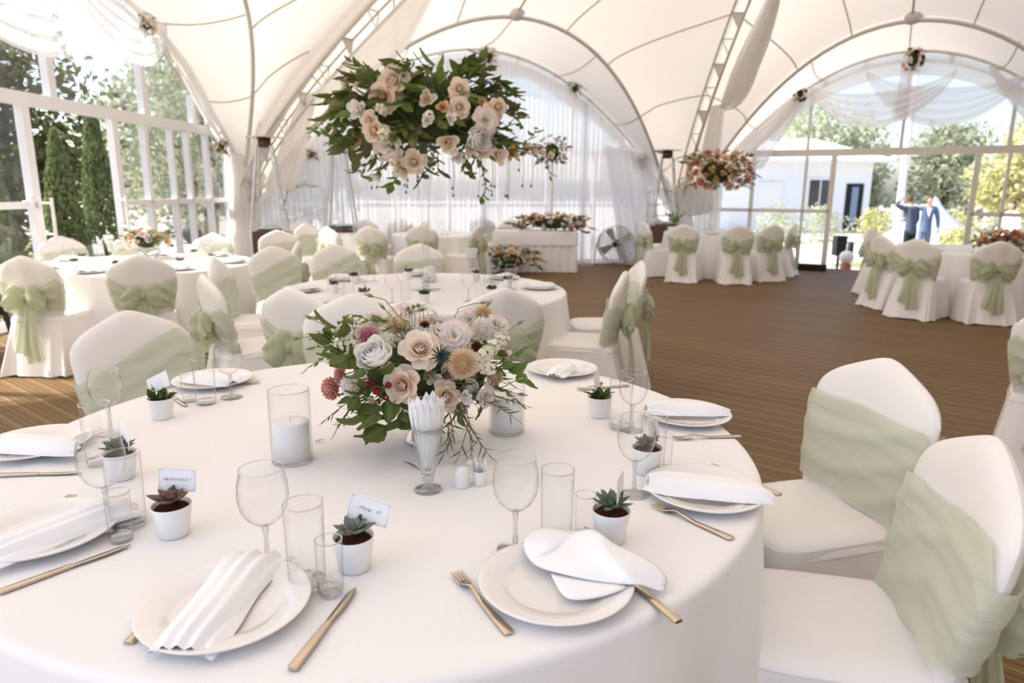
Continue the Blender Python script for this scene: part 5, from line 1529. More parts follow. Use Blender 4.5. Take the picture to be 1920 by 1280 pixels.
# small light leaves on the left
for k, pix in enumerate([[(680, 660, .0), (630, 652, -.03), (590, 650, -.03)], [(660, 650, -.02), (612, 668, -.04), (575, 690, -.04)], [(690, 720, -.12), (672, 712, -.16), (655, 705, -.17)], [(650, 640, 0), (620, 625, 0), (596, 628, 0)]]):
    lspray(pix, 7, .028, 'leaf2', seed=40+k, width=.5)
# olive brown sprays
for k, pix in enumerate([[(690, 740, -.02), (650, 755, -.04), (612, 785, -.06)], [(700, 745, .0), (655, 770, -.02), (632, 800, -.03)], [(860, 740, -.08), (880, 790, -.12), (860, 855, -.14)],
      [(840, 760, -.08), (850, 810, -.12), (832, 850, -.14)], [(880, 740, -.06), (930, 760, -.1), (962, 780, -.12)], [(890, 730, -.06), (940, 745, -.08), (985, 760, -.1)], [(860, 760, -.06), (890, 815, -.1), (915, 850, -.12)],
      [(850, 750, -.06), (880, 800, -.12), (885, 860, -.14)], [(900, 720, -.02), (945, 730, -.04), (965, 745, -.05)], [(860, 770, -.1), (840, 800, -.12), (845, 830, -.13)], [(760, 620, .0), (735, 610, -.02), (715, 622, -.04)]]):
    lspray(pix, 13, .038, 'olive', seed=60+k, width=.15, bend=.3, droop=.25, name='olive_spray', start=.05)
# buds on thin arching stems
for pix in [[(800, 640, 0), (745, 590, -.02), (722, 562, -.02), (700, 556, -.02)], [(770, 640, 0), (742, 600, -.03), (722, 580, -.03)], [(840, 620, 0), (860, 578, .0), (885, 570, .0), (900, 568, 0)], [(880, 610, 0), (900, 588, .0), (912, 574, 0)],
            [(650, 650, 0), (610, 610, -.02), (585, 598, -.02)], [(650, 660, 0), (600, 628, -.03), (560, 634, -.03)], [(640, 630, 0), (612, 602, 0), (598, 598, 0)], [(930, 640, 0), (955, 618, -.02), (970, 608, -.02)],
            [(930, 725, -.02), (955, 735, -.05), (972, 738, -.05)], [(920, 700, -.02), (950, 720, -.04), (966, 714, -.05)], [(760, 640, 0), (735, 600, -.05), (745, 590, -.05), (758, 600, -.06)]]:
    bud_stem(bq, [bpos(*q) for q in pix], .026)
for k, (px, py) in enumerate([(770, 585), (775, 575), (784, 572), (792, 580), (765, 578), (635, 605), (645, 595), (652, 600), (660, 605), (918, 645), (908, 640)]):
    p = bpos(px, py, .02 if px > 700 else -.02); mb = MB(); mb.tube([p+Vector((.0, .01, -.07)), p+Vector((.004, 0, -.03)), p], .001, 5, t=.2); mb.ell(p, (.005, .005, .006), seg=8, rings=5); mb.build('small_bud', F['bud'], bq)
for k, (px, py) in enumerate([(815, 545+60), (716, 750), (724, 745), (740, 752)]):
    p = bpos(px, py, -.16 if py > 700 else 0); mb = MB(); mb.ell(p, (.004,)*3, seg=8, rings=5); mb.build('orange_berry', F['berry_o'], bq)
# footed silver glass bowl
bp_ = Vector((-.295, 1.90, TZ))
root = empty('footed_bowl', bp_+Vector((0.03, 0, 0)), 0, label='ribbed silvery footed bowl holding the foreground bouquet', cat='vase')
M['mercury'] = mat('ribbed_mercury_glass', (.75, .74, .72), .15, .6, metal=.7, var=.15, vscale=30)
mb = MB(); mb.lathe([(.001, .0), (.045, .0), (.047, .003), (.044, .012), (.034, .035), (.016, .055), (.013, .068), (.001, .07)], 60, wob=lambda a, z: .03*math.cos(20*a)); mb.build('foot', M['mercury'], root)
mb = MB(); mb.lathe([(.001, .066), (.02, .068), (.06, .09), (.09, .13), (.10, .165), (.094, .165), (.085, .13), (.001, .08)], 60, wob=lambda a, z: .02*math.cos(20*a)); mb.build('bowl', M['mercury'], root)

# ---- the tall hanging bouquet over the second table
TC = Vector((-.64, 5.05, 2.02))
tb = empty('tall_bouquet', TC, 0, label='huge high bouquet of roses and trailing green leaves on the trumpet vase', cat='bouquet')
def tpos(px, py, dy=0.): return aty(px, py, TC.y+dy)-TC
kinds = [('rose', 735, 150, 44), ('rose2', 715, 180, 40), ('blush', 800, 185, 34), ('cream', 672, 205, 40), ('stock', 718, 205, 34), ('stock', 722, 250, 36), ('rose', 862, 200, 30), ('lisi', 912, 225, 40), ('peony', 895, 260, 42),
         ('blush', 840, 268, 44), ('lisi', 725, 275, 42), ('rose2', 700, 245, 34), ('blush', 755, 318, 36), ('rose', 775, 305, 34), ('cream', 858, 295, 26), ('blush', 905, 285, 34), ('blush', 935, 290, 36), ('peach', 960, 285, 30),
         ('cream', 800, 225, 26), ('stock', 805, 215, 26), ('rose', 862, 165, 30), ('peach', 830, 200, 26), ('blush', 880, 320-40, 30), ('cream', 845, 222, 24), ('rose2', 935, 175+25, 26), ('blush', 985, 275, 26),
         ('stock', 740, 330-30, 30), ('peach', 905, 195, 24), ('blush', 1000, 280, 24), ('cream', 1015, 285, 20), ('blush', 1030, 290, 20), ('rose', 690, 225, 26), ('cream', 705, 330, 22), ('peach', 742, 305, 18)]
for i, (k, px, py, w) in enumerate(kinds):
    dy = -.50+.0007*abs(px-815)+.0016*abs(py-235)+(.1 if px > 950 else 0)
    p = tpos(px, py, dy); put_flower(tb, k, p, (p.x*.8, -.7, p.z*.8+.05), w/2*(TC.y+dy)/FPX*1.38, i)
for i in range(22):      # the far side of the same bouquet
    a = R(10+160*i/21); z = .22*math.sin(i*2.2); p = Vector((.55*math.cos(a), .34*math.sin(a), z)); put_flower(tb, ['rose', 'blush', 'cream', 'peach'][i % 4], p, p, .07, i)
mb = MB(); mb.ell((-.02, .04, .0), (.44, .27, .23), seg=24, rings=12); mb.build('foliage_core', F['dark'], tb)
rnd = random.Random(12)
for i in range(150):      # thick foliage round the ball
    a = rnd.random()*2*PI; e = rnd.uniform(-.9, 1.0); d = Vector((math.cos(a)*math.cos(e)*.58, math.sin(a)*math.cos(e)*.38, math.sin(e)*.36))
    spray(tb, [d*.6, d*.95, d*1.15+Vector((0, 0, -.03))], 5, rnd.uniform(.085, .15), ['leaf', 'leaf', 'leaf2', 'olive'][i % 4], seed=i*3, width=.55, name='foliage', r=.003)
T_ = [([(760, 220), (700, 170), (680, 130), (660, 115)], 9, .085), ([(740, 200), (690, 150), (650, 165), (640, 170)], 9, .09), ([(760, 190), (740, 140), (755, 115), (762, 108)], 6, .08), ([(780, 180), (800, 140), (790, 115)], 7, .085),
      ([(800, 180), (825, 145), (815, 120)], 5, .15), ([(880, 200), (905, 150), (912, 120), (895, 98)], 7, .09), ([(900, 210), (940, 180), (960, 165), (972, 180)], 6, .06), ([(700, 250), (640, 260), (600, 250), (582, 240)], 11, .085),
      ([(690, 270), (650, 290), (640, 250), (620, 262)], 9, .08), ([(700, 290), (680, 320), (655, 318)], 7, .07), ([(900, 290), (905, 320), (912, 350), (905, 370)], 9, .07), ([(880, 290), (868, 320), (880, 325)], 3, .10),
      ([(900, 250), (950, 240), (965, 220), (960, 205)], 6, .07), ([(920, 270), (980, 270), (1000, 255), (1005, 240)], 7, .07), ([(930, 280), (990, 285), (1025, 300), (1032, 330)], 9, .06), ([(960, 280), (1020, 275), (1045, 285), (1052, 300)], 8, .045),
      ([(760, 290), (745, 330), (735, 345)], 6, .11), ([(790, 290), (800, 320), (790, 328)], 5, .12), ([(820, 290), (822, 318), (832, 322)], 4, .11), ([(720, 300), (700, 335), (690, 330)], 7, .07), ([(690, 200), (665, 195), (655, 180)], 5, .09),
      ([(840, 210), (830, 170), (845, 140)], 6, .13), ([(860, 240), (880, 215), (880, 190)], 5, .10), ([(940, 240), (965, 232), (975, 235)], 3, .06)]
for i, (pix, n, sz) in enumerate(T_):
    spray(tb, [tpos(x, y, -.30+.05*j) for j, (x, y) in enumerate(pix)], n, sz, ['leaf', 'leaf2'][(i % 3) == 1], seed=200+i, width=.6, name='trailing_spray', r=.0035, bend=.3)
mb = MB()
for i in range(26):
    x = rnd.uniform(-.5, .8); z = -.32; l = rnd.uniform(.08, .30); y = rnd.uniform(-.2, .1)
    mb.tube([(x, y, z+.15), (x+.02, y, z-l*.5), (x+.01, y, z-l)], .0012, 4, t=.1); mb.ell((x+.01, y, z-l), (.008, .008, .012), seg=6, rings=4)
mb.build('hanging_threads', F['olive'], tb)
vt = empty('trumpet_vase', (T1.x+.02, T1.y, TZ), 0, label='tall clear glass trumpet vase on the second table', cat='vase')
mb = MB(); mb.lathe([(.016, .12), (.022, .3), (.034, .6), (.058, .85), (.095, 1.05), (.092, 1.05), (.055, .85), (.031, .6), (.018, .3), (.001, .14)], 40); mb.build('trumpet', M['glass'], vt)
mb = MB(); mb.lathe([(.001, 0), (.10, 0), (.105, .006), (.07, .018), (.03, .03), (.022, .04), (.038, .055), (.022, .07), (.034, .085), (.018, .10), (.016, .12), (.001, .125)], 40); mb.build('knopped_foot', M['glassbase'], vt)
mb = MB(); mb.tube([(0, 0, .97), (0, 0, 1.15)], .03, 10); mb.build('stem_bundle', M['stem'], vt)

# ---- generic smaller arrangements
def arrangement(name, loc, rx, ry, rz_, n, pal, r, label, group=None, leaves_=14, lsize=.05, seed=1, cat='flowers', low=-.35, lm='leaf', core=True):
    rnd = random.Random(seed); root = empty(name, loc, 0, label=label, cat=cat, group=group)
    for i in range(n):
        t = (i+.5)/n; cz = 1-(1-low)*t; a = i*2.39996+seed; s_ = math.sqrt(max(0, 1-cz*cz))
        p = Vector((rx*s_*math.cos(a), ry*s_*math.sin(a), rz_*cz)); put_flower(root, pal[i % len(pal)], p, (p.x/rx, p.y/ry, p.z/rz_+.15), r*rnd.uniform(.8, 1.15), i)
    if core:
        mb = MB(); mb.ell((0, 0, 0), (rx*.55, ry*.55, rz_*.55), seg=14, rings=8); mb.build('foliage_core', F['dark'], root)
    for i in range(leaves_):
        a = rnd.random()*2*PI; e = rnd.uniform(-.6, .9); d = Vector((rx*math.cos(a)*math.cos(e), ry*math.sin(a)*math.cos(e), rz_*math.sin(e)))
        spray(root, [d*.6, d*1.0, d*1.25+Vector((0, 0, -.01))], 5, lsize*rnd.uniform(.8, 1.3), lm, seed=i+seed*9, width=.5, name='leaf_spray', r=.0015)
    return root
arrangement('flower_bowl', atz(275, 452, .93)*1.0, .22, .17, .13, 26, ['rose', 'blush', 'peony', 'rose2', 'cream', 'peach'], .052, 'low bowl of peach and cream flowers on the left table', lsize=.07, seed=3)
mb = MB(); mb.lathe([(.001, 0), (.05, 0), (.03, .03), (.1, .10), (.09, .10), (.001, .04)], 24); o = mb.build('flower_vase', M['glass']); o.location = Vector((C.objects[-1].location.x, 0, 0)); q = atz(275, 452, .93); o.location = (q.x, q.y, TZ); tag(o, 'glass vase under the flowers of the left table', 'vase')
q = T5.copy(); q.z = 1.72; q = aty(1347, 322, 12.4)
arrangement('rose_dome', q, .54, .48, .36, 80, ['peach', 'peach', 'rose2', 'peach', 'peach', 'dahlia', 'peach'], .082, 'dome of orange roses high above the right back table', leaves_=46, lsize=.10, seed=4, low=-.75)
root = empty('flower_stand', (q.x, q.y, TZ), 0, label='slender stand carrying the dome of orange roses', cat='stand')
mb = MB(); mb.tube([(0, 0, .01), (0, 0, q.z-TZ-.1)], .014, 8); mb.build('rod', M['white_metal'], root)
mb = MB(); mb.lathe([(.001, 0), (.12, 0), (.12, .012), (.001, .014)], 24); mb.build('base_plate', M['white_metal'], root)
q = aty(1878, 452, 8.7); 
arrangement('flower_bowl', q, .27, .20, .13, 30, ['peach', 'rose2', 'peach', 'dahlia', 'rose'], .055, 'low orange bouquet on the right edge table', leaves_=22, lsize=.08, seed=5)
q = Vector((1.0-.12, 13.15, .93)); q = aty(1035, 419, 12.8)
arrangement('flower_garland', q, .60, .22, .18, 40, ['peach', 'cream', 'rose2', 'blush', 'dahlia'], .075, 'spreading flower arrangement on the right end of the head table', leaves_=34, lsize=.13, seed=6, lm='olive')
q = aty(950, 480, 12.2)
arrangement('floor_flowers', Vector((q.x, q.y, .26)), .52, .28, .26, 34, ['peach', 'cream', 'peach', 'rose2'], .075, 'orange flowers standing on the floor before the head table', leaves_=24, lsize=.12, seed=7, low=-.1, lm='leaf')
q = aty(1034, 285, 13.2)
arrangement('flower_column_head', q, .26, .2, .30, 24, ['blush', 'cream', 'peach', 'blush'], .06, 'pale flower cluster on a thin column behind the head table', leaves_=22, lsize=.09, seed=8, lm='olive')
o = MB(); o.tube([(0, 0, 0), (0, 0, q.z-.2)], .025, 8); o = o.build('flower_column', M['white_metal']); o.location = (q.x+.02, 13.2, 0); tag(o, 'thin pale column rising behind the head table', 'column')

o = MB(); o.tube([(0, 0, 0), (0, 0, .22)], .022, 10); o = o.build('red_candle', mat('red_candle_wax', (.55, .08, .04), .5)); o.location = (.80, 12.95, .757); tag(o, 'red candle rising out of the head table flowers', 'candle')
# green plant in a white pot near the right back table
q = aty(1265, 404, 13.3)
root = empty('potted_plant', (q.x, q.y, 0), 0, label='fresh green potted plant left of the dome of orange roses', cat='potted plant')
mb = MB(); mb.lathe([(.001, 0), (.12, 0), (.12, .82), (.001, .82)], 20); mb.build('plinth', M['white_metal'], root)
for i in range(9):
    a = i*2.4; spray(root, [(0, 0, .8), (.05*math.cos(a), .05*math.sin(a), .95), (.15*math.cos(a), .15*math.sin(a), 1.05)], 5, .09, 'leaf2', seed=i, name='leaves')
# clusters pinned to the arches
GA = 'flower clusters pinned to the arches'
for i, (px, py, side, lb, r, pal, sz) in enumerate([
    (275, 46, SL, 'flower cluster high on the left arch at the top of the photo', .10, ['cream', 'cream', 'blush'], 1.3), (415, 275, SL, 'flower cluster on the left arch beside the pillar', .085, ['cream', 'peach', 'cream'], .9),
    (457, 397, SL, 'lowest flower cluster of the left arch', .085, ['peach', 'cream', 'blush'], .9), (917, 108, SC, 'flower cluster at the top of the middle arch', .13, ['cream', 'blush'], 1.2),
    (1078, 165, SC, 'greenish flower cluster right of the top of the middle arch', .11, ['cream', 'leaf'], 1.0), (547, 291, SC, 'peach flower cluster at the left foot of the middle arch', .13, ['peach', 'cream', 'blush'], 1.2),
    (585, 290, SC, 'small flower cluster beside the bird cage', .07, ['peach', 'cream'], .7), (1200, 305, SC, 'flower cluster at the right foot of the middle arch', .12, ['cream', 'blush'], .9),
    (1500, 176, SR, 'green flower cluster on the left of the right arch', .10, ['cream', 'darkmum'], 1.0), (1712, 112, SR, 'large flower cluster at the top of the right arch', .16, ['cream', 'darkmum', 'peach'], 1.3),
    (1272, 316, SC, 'flower cluster at the corner beside the orange dome', .12, ['peach', 'cream', 'blush'], 1.0)]):
    # the point of that side where the cluster hangs
    rr = ray(px, py); A0 = side.p(0, 0, .32); dd = side.d; det = -rr.x*dd.y+rr.y*dd.x; t = (-A0.x*dd.y+A0.y*dd.x)/det
    p = Vector((rr.x*t, rr.y*t, CAM_H+rr.z*t))
    pal = [k if k != 'leaf' else 'cream' for k in pal]
    arrangement('flower_cluster', p, r, r*.7, r*1.35, 16, pal, .055*sz, lb, GA, leaves_=9, lsize=.055, seed=30+i, low=-.9, lm='leaf2' if i in (4, 8) else 'leaf')
# garlands on the shelves
def garland(name, path, n, label, seed, r=.028):
    rnd = random.Random(seed); root = empty(name, path[0], 0, label=label, cat='garland'); P0 = Vector(path[0])
    pts = [Vector(p)-P0 for p in path]
    for i in range(n):
        u = i/(n-1)*(len(pts)-1); k = min(int(u), len(pts)-2); p = pts[k].lerp(pts[k+1], u-k)+Vector((rnd.gauss(0, .02), rnd.gauss(0, .02), rnd.gauss(0, .02)))
        put_flower(root, ['cream', 'peach', 'blush'][i % 3], p, (rnd.gauss(0, .5), -1, rnd.gauss(0, .5)+.4), r*rnd.uniform(.7, 1.2), i)
    for k in range(len(pts)-1): spray(root, [pts[k], (pts[k]+pts[k+1])/2, pts[k+1]], 12, .06, 'olive', seed=seed+k, width=.4, name='greenery')
    return root
c = sh1.location
garland('garland', [c+Vector((.28, -.16, .78)), c+Vector((-.05, -.16, .80)), c+Vector((-.28, -.17, .74)), c+Vector((-.36, -.17, .45)), c+Vector((-.30, -.17, .15)), c+Vector((-.26, -.17, -.05))], 26, 'flower garland trailing down the left side of the white shelf', 5)
c = sh2.location
garland('garland', [c+Vector((.0, -.16, .78)), c+Vector((.24, -.2, .72)), c+Vector((.30, -.2, .45)), c+Vector((.29, -.2, .25))], 14, 'small garland on the shelf behind the right heater', 6)
# ---------------------------------------------------------------- people outside
M['skin'] = mat('skin', (.62, .40, .30), .55, .3, var=.05)
M['hair'] = mat('brown_hair', (.10, .055, .03), .7, .3, var=.3, vscale=40)
def skin_obj(name, joints, edges, m, parent, root_i=0, sub=2):
    me = bpy.data.meshes.new(name); me.from_pydata([tuple(j[:3]) for j in joints], edges, [])
    o = bpy.data.objects.new(name, me); C.objects.link(o); o.parent = parent
    me.materials.append(m)
    o.modifiers.new('skin', 'SKIN'); sv = me.skin_vertices[0].data
    for i, j in enumerate(joints): sv[i].radius = (j[3], j[4] if len(j) > 4 else j[3]); sv[i].use_root = (i == root_i)
    o.modifiers['skin'].use_smooth_shade = True
    s = o.modifiers.new('sub', 'SUBSURF'); s.levels = sub; s.render_levels = sub
    return o
def head_mesh(parent, c, yaw, pitch, hair_m, long_=False):
    A_ = Matrix.Translation(c) @ Matrix.Rotation(yaw, 4, 'Z') @ Matrix.Rotation(pitch, 4, 'X')
    mb = MB(); rows = []
    for i in range(17):
        a = PI*i/16; rr = math.sin(a)+1e-3; z = math.cos(a)*.118; row = []
        for k in range(28):
            b_ = 2*PI*k/28; x = rr*.076*math.cos(b_); y = rr*.094*math.sin(b_)
            if z < -.03: x *= 1-.35*((-z-.03)/.09); 
            if y > 0:
                y *= 1-.04*(z < -.02)
                y += .020*math.exp(-((x/.012)**2)-((z+.012)/.022)**2)      # nose
                y -= .010*math.exp(-(((abs(x)-.030)/.014)**2)-((z-.018)/.014)**2)   # eye sockets
                y += .006*math.exp(-((x/.022)**2)-((z+.052)/.008)**2)      # lips
                y += .008*math.exp(-((x/.022)**2)-((z+.092)/.015)**2)      # chin
            row.append(A_ @ Vector((x, y, z)))
        rows.append(row)
    mb.grid(rows, closeu=True)
    for s in (-1, 1): mb.ell((s*.077, -.002, .0), (.010, .018, .030), M=A_, seg=8, rings=6)
    h = mb.build('head', M['skin'], parent)
    for s in (-1, 1):
        mb = MB(); mb.ell((s*.030, .080, .018), (.011, .007, .007), M=A_, seg=8, rings=5); mb.build('eye', M['dark'], h)
    mb = MB(); mb.ell((0, .090, -.052), (.022, .005, .0045), M=A_, seg=8, rings=5); mb.build('mouth', mat('lips', (.55, .22, .18), .5), h)
    mb = MB(); rows = []
    for i in range(12):
        a = PI*i/11*(.62 if not long_ else .8); row = []
        for k in range(28):
            b_ = 2*PI*k/28; f = math.sin(b_)
            aa = min(a, PI*(.36 if f > .3 else .62 if not long_ else .85))
            row.append(A_ @ Vector((math.sin(aa)*.084*math.cos(b_), -.004+math.sin(aa)*.103*f, math.cos(aa)*.130)))
        rows.append(row)
    mb.grid(rows, closeu=True); mb.build('hair', hair_m, parent)
def hand(parent, w, d, side):
    """palm, four fingers and a thumb as one skin, growing from the wrist w along d"""
    w = Vector(w); d = Vector(d).normalized(); s = d.cross(Vector((0, 1, 0))).normalized()*side
    if s.length < .1: s = Vector((1, 0, 0))*side
    n = d.cross(s).normalized()
    J = [(*w, .024, .020), (*(w+d*.045), .032, .016), (*(w+d*.080), .034, .014)]; E_ = [(0, 1), (1, 2)]
    for k, (o_, l) in enumerate([(-.028, .060), (-.009, .072), (.010, .068), (.028, .052)]):
        b_ = w+d*.085+s*o_; i0 = len(J)
        J += [(*b_, .010), (*(b_+d*l*.55+n*.006), .0085), (*(b_+d*l+n*.022), .007)]; E_ += [(2, i0), (i0, i0+1), (i0+1, i0+2)]
    i0 = len(J); b_ = w+d*.03-s*.030
    J += [(*b_, .012), (*(b_-s*.018+d*.030+n*.008), .010), (*(b_-s*.020+d*.055+n*.016), .008)]; E_ += [(1, i0), (i0, i0+1), (i0+1, i0+2)]
    return J, E_
def man(loc, rz, label, suit, trouser, lean, arms, head_yaw=0, stride=.1, shirt=True, skirt=False, hairm='hair', h=1.78):
    """arms: for each side elbow and hand offsets from the shoulder"""
    root = empty('person', loc, rz, label=label, cat='person'); k = h/1.78; root.scale = (k,)*3
    hip = Vector((0, 0, .95)); ch = Vector((0, lean*.5, 1.28)); nk = Vector((0, lean, 1.50)); hd = nk+Vector((0, lean*.5+.02, .155))
    J = [(*hip, .14, .10), (*(hip.lerp(ch, .5)), .13, .095), (*ch, .15, .10), (*(nk-Vector((0, 0, .04))), .09, .07), (*(nk+Vector((0, .005, .06))), .052, .052)]
    E_ = [(0, 1), (1, 2), (2, 3), (3, 4)]; hands = []
    for s in (-1, 1):
        i0 = len(J); hx = s*.095; J += [(hx*.95, 0, .78, .078), (hx*1.05, s*stride*.6+.02, .50, .058), (hx*1.1, s*stride, .09, .040), (hx*1.15, s*stride+.13, .04, .036)]
        E_ += [(0, i0), (i0, i0+1), (i0+1, i0+2), (i0+2, i0+3)]
        sh = nk+Vector((s*.185, -.01, -.07)); e, w = arms[s]; e = sh+Vector(e); w = e+Vector(w)
        i0 = len(J); J += [(*sh, .060), (*e, .042), (*w, .028)]; E_ += [(3, i0), (i0, i0+1), (i0+1, i0+2)]
        hj, he = hand(None, w, w-e, s); i1 = len(J); J += hj[1:]; E_ += [(i0+2, i1)]+[(a-1+i1, b_-1+i1) for a, b_ in he[1:]]
        hands.append((sh, e, w))
    skin_obj('body', J, E_, M['skin'], root)
    head_mesh(root, hd, head_yaw, -lean*1.2, M[hairm], skirt)
    JJ = [(*(nk-Vector((0, 0, .05))), .115, .088), (*ch, .168, .122), (*hip.lerp(ch, .5), .150, .118), (*hip, .165, .130), (*(hip-Vector((0, 0, .10))), .175, .138), (*(hip-Vector((0, 0, .19))), .178, .140)]; EE = [(i, i+1) for i in range(5)]
    for (sh, e, w) in hands:
        i0 = len(JJ); JJ += [(*sh, .074), (*e, .057), (*(w-(w-e)*.06), .044)]; EE += [(0, i0), (i0, i0+1), (i0+1, i0+2)]
    skin_obj('jacket' if not skirt else 'blouse', JJ, EE, suit, root)
    if skirt:
        mb = MB(); mb.lathe([(.14, 1.0), (.19, .85), (.26, .5), (.34, .1), (.33, .09), (.001, .1)], 32, wob=lambda a, z: .06*math.sin(9*a)); mb.build('skirt', trouser, root)
    else:
        JJ = [(0, 0, 1.04, .140, .105), (0, 0, .94, .155, .118)]; EE = [(0, 1)]
        for s in (-1, 1):
            i0 = len(JJ); hx = s*.095; JJ += [(hx*.95, 0, .76, .092), (hx*1.05, s*stride*.6+.02, .50, .076), (hx*1.1, s*stride, .085, .062)]; EE += [(1, i0), (i0, i0+1), (i0+1, i0+2)]
        skin_obj('trousers', JJ, EE, trouser, root)
        for s in (-1, 1):
            mb = MB(); mb.ell((s*.105, s*stride+.06, .045), (.05, .145, .045)); mb.build('shoe', M['dark'], root)
        if shirt:
            mb = MB(); y = lean*.8+.118; mb.add([(-.055, y, 1.44), (.055, y, 1.44), (.012, y+.012, 1.20), (-.012, y+.012, 1.20)], [(0, 1, 2, 3)]); solid(mb.build('shirt_front', M['napkin'], root), .01)
    return root
M['navy'] = mat('navy_suit_cloth', (.085, .095, .15), .8, .2, var=.1); M['navyd'] = mat('dark_trouser_cloth', (.02, .022, .035), .8, .2)
M['blue'] = mat('blue_suit_cloth', (.14, .20, .34), .8, .2, var=.1)
E180 = {-1: ((-.05, .20, .06), (.02, .26, .14)), 1: ((.07, .03, -.27), (.0, .08, -.24))}
p1, p2 = aty(1706, 440, 18.2), aty(1733, 440, 18.7)
man((p1.x, 18.2, GZ0), R(10), 'person outside seen from behind in a navy jacket, left of the two men', M['navy'], M['navyd'], .10,
    {-1: ((-.22, .06, .10), (.17, .06, .10)), 1: ((.09, .04, -.27), (.02, .12, -.20))}, R(-20), .06, False)
man((p2.x, 18.7, GZ0), R(165), 'person in a blue suit and white shirt, right of the two men', M['blue'], M['blue'], .06,
    {-1: ((-.08, -.02, -.28), (-.02, .05, -.25)), 1: ((.20, .03, .0), (.22, .02, .05))}, R(15), .10)
p3 = aty(1893, 440, 16.5)
man((p3.x, 16.5, GZ0), R(100), 'person in a white blouse and pale skirt at the right edge', M['napkin'], mat('lilac_skirt_cloth', (.55, .55, .68), .8), .02,
    {-1: ((-.06, .02, -.28), (-.01, .12, -.20)), 1: ((.06, .02, -.28), (.01, .16, -.14))}, 0, .05, False, True, h=1.68)
# ---------------------------------------------------------------- outside
GZ = -.35
M['gravel'] = mat('pale_gravel', (.62, .57, .50), .95, .1, var=.15, vscale=1.5, bump=.3, bscale=30)
M['grass'] = mat('dry_lawn', (.30, .33, .14), .95, .1, var=.35, vscale=3, bump=.8, bscale=40)
def leafmat(name, c, c2, transl=.35):
    return mat(name, c, .6, .25, var=0, vscale=1.4, col2=c2, transl=transl)
M['lf_dark'] = leafmat('dark_oak_leaves', (.085, .10, .03), (.20, .20, .07))
M['lf_thuja'] = leafmat('thuja_green', (.10, .145, .06), (.24, .29, .12), .3)
M['lf_pale'] = leafmat('pale_willow_leaves', (.46, .50, .34), (.60, .62, .45))
M['lf_yellow'] = leafmat('yellow_green_leaves', (.50, .50, .22), (.66, .64, .34))
M['lf_mid'] = leafmat('mid_green_leaves', (.32, .36, .24), (.46, .49, .34))
M['lf_rust'] = leafmat('rust_leaves', (.50, .32, .16), (.48, .42, .22))
g = MB(); g.add([(-70, -20, GZ), (90, -20, GZ), (90, 120, GZ), (-70, 120, GZ)], [(0, 1, 2, 3)])
struct(g.build('ground', M['gravel'], smooth=False), 'pale gravel ground outside the tent')
def lawn(pts, label):
    m = MB(); m.add([(x, y, GZ+.012) for x, y in pts], [tuple(range(len(pts)))])
    o = m.build('lawn', M['grass'], smooth=False); o['kind'] = 'structure'; o['label'] = label
lawn([(-30, 6), (-7.5, 3), (-7.2, 15), (-30, 40)], 'lawn beyond the left doorway')
lawn([(8, 17.5), (16, 14.5), (19, 15.5), (9, 18.6)], 'low planting strip beyond the right doorway')
def leaves(mb, n, fn, size, rnd):
    vs, fs = [], []
    for i in range(n):
        p, up = fn(rnd)
        a = Vector((rnd.gauss(0, 1), rnd.gauss(0, 1), rnd.gauss(0, 1))).normalized()
        b_ = a.cross(Vector((rnd.gauss(0, 1), rnd.gauss(0, 1), rnd.gauss(0, 1)))).normalized()
        if up: a = (a*.5+Vector((0, 0, 1))).normalized(); b_ = a.cross(b_).normalized()
        s = size*rnd.uniform(.6, 1.3); k = len(vs)
        vs += [p-a*s, p+b_*s*.5, p+a*s, p-b_*s*.5]; fs.append((k, k+1, k+2, k+3))
    mb.add(vs, fs)
def tree(x, y, h, w, m, n, size, label, group=None, blobs=9, trunk=True, base=.25, seed=1, name='tree'):
    rnd = random.Random(seed); root = empty(name, (x, y, GZ), label=label, cat='tree' if trunk else 'shrub', group=group)
    bl = []
    for i in range(blobs):
        a = rnd.random()*2*PI; rr = w*.5*rnd.uniform(.15, .75); z = h*(base+(1-base)*rnd.uniform(.15, .85))
        k = 1-abs((z/h-(base+.45*(1-base)))/(1-base))*.9
        bl.append((Vector((rr*k*math.cos(a), rr*k*math.sin(a), z)), w*rnd.uniform(.18, .30)))
    bl.append((Vector((0, 0, h*(base+(1-base)*.5))), w*.34)); bl.append((Vector((0, 0, h*.88)), w*.17))
    def f(r):
        c, q = r.choice(bl)
        d = Vector((r.gauss(0, 1), r.gauss(0, 1), r.gauss(0, 1))).normalized()*q*r.uniform(.55, 1.1)
        p = c+Vector((d.x, d.y, d.z*.9)); p.z = max(p.z, .05)
        return p, False
    mb = MB(); leaves(mb, n, f, size, rnd); mb.build('crown', M[m], root, smooth=False)
    if trunk:
        mb = MB(); mb.tube([(0, 0, 0), (.05*w, 0, h*.3), (0, .03*w, h*.8)], [w*.05, w*.035, w*.01], 8)
        for i in range(4):
            c, q = bl[i]; mb.tube([(0.02*w, 0, h*.3), tuple(c*.6+Vector((0, 0, h*.14))), tuple(c)], [w*.022, w*.014, w*.005], 6)
        mb.build('trunk', M['bark'], root)
    return root
def thuja(x, y, h, w, label, seed):
    rnd = random.Random(seed); root = empty('thuja', (x, y, GZ), label=label, cat='conifer')
    def f(r):
        t = r.random()**.8; z = .05+h*t
        rad = w/2*(1-t**1.8)**.8*(.85+.25*noise.noise(Vector((r.random()*3, t*6, seed))))+.02
        a = r.random()*2*PI; q = r.uniform(.72, 1.0)
        return Vector((rad*q*math.cos(a), rad*q*math.sin(a), z)), True
    mb = MB(); leaves(mb, 5200, f, .045, rnd); mb.build('foliage', M['lf_thuja'], root, smooth=False)
    mb = MB(); mb.tube([(0, 0, 0), (0, 0, h*.9)], [.04, .01], 6); mb.build('trunk', M['bark'], root)
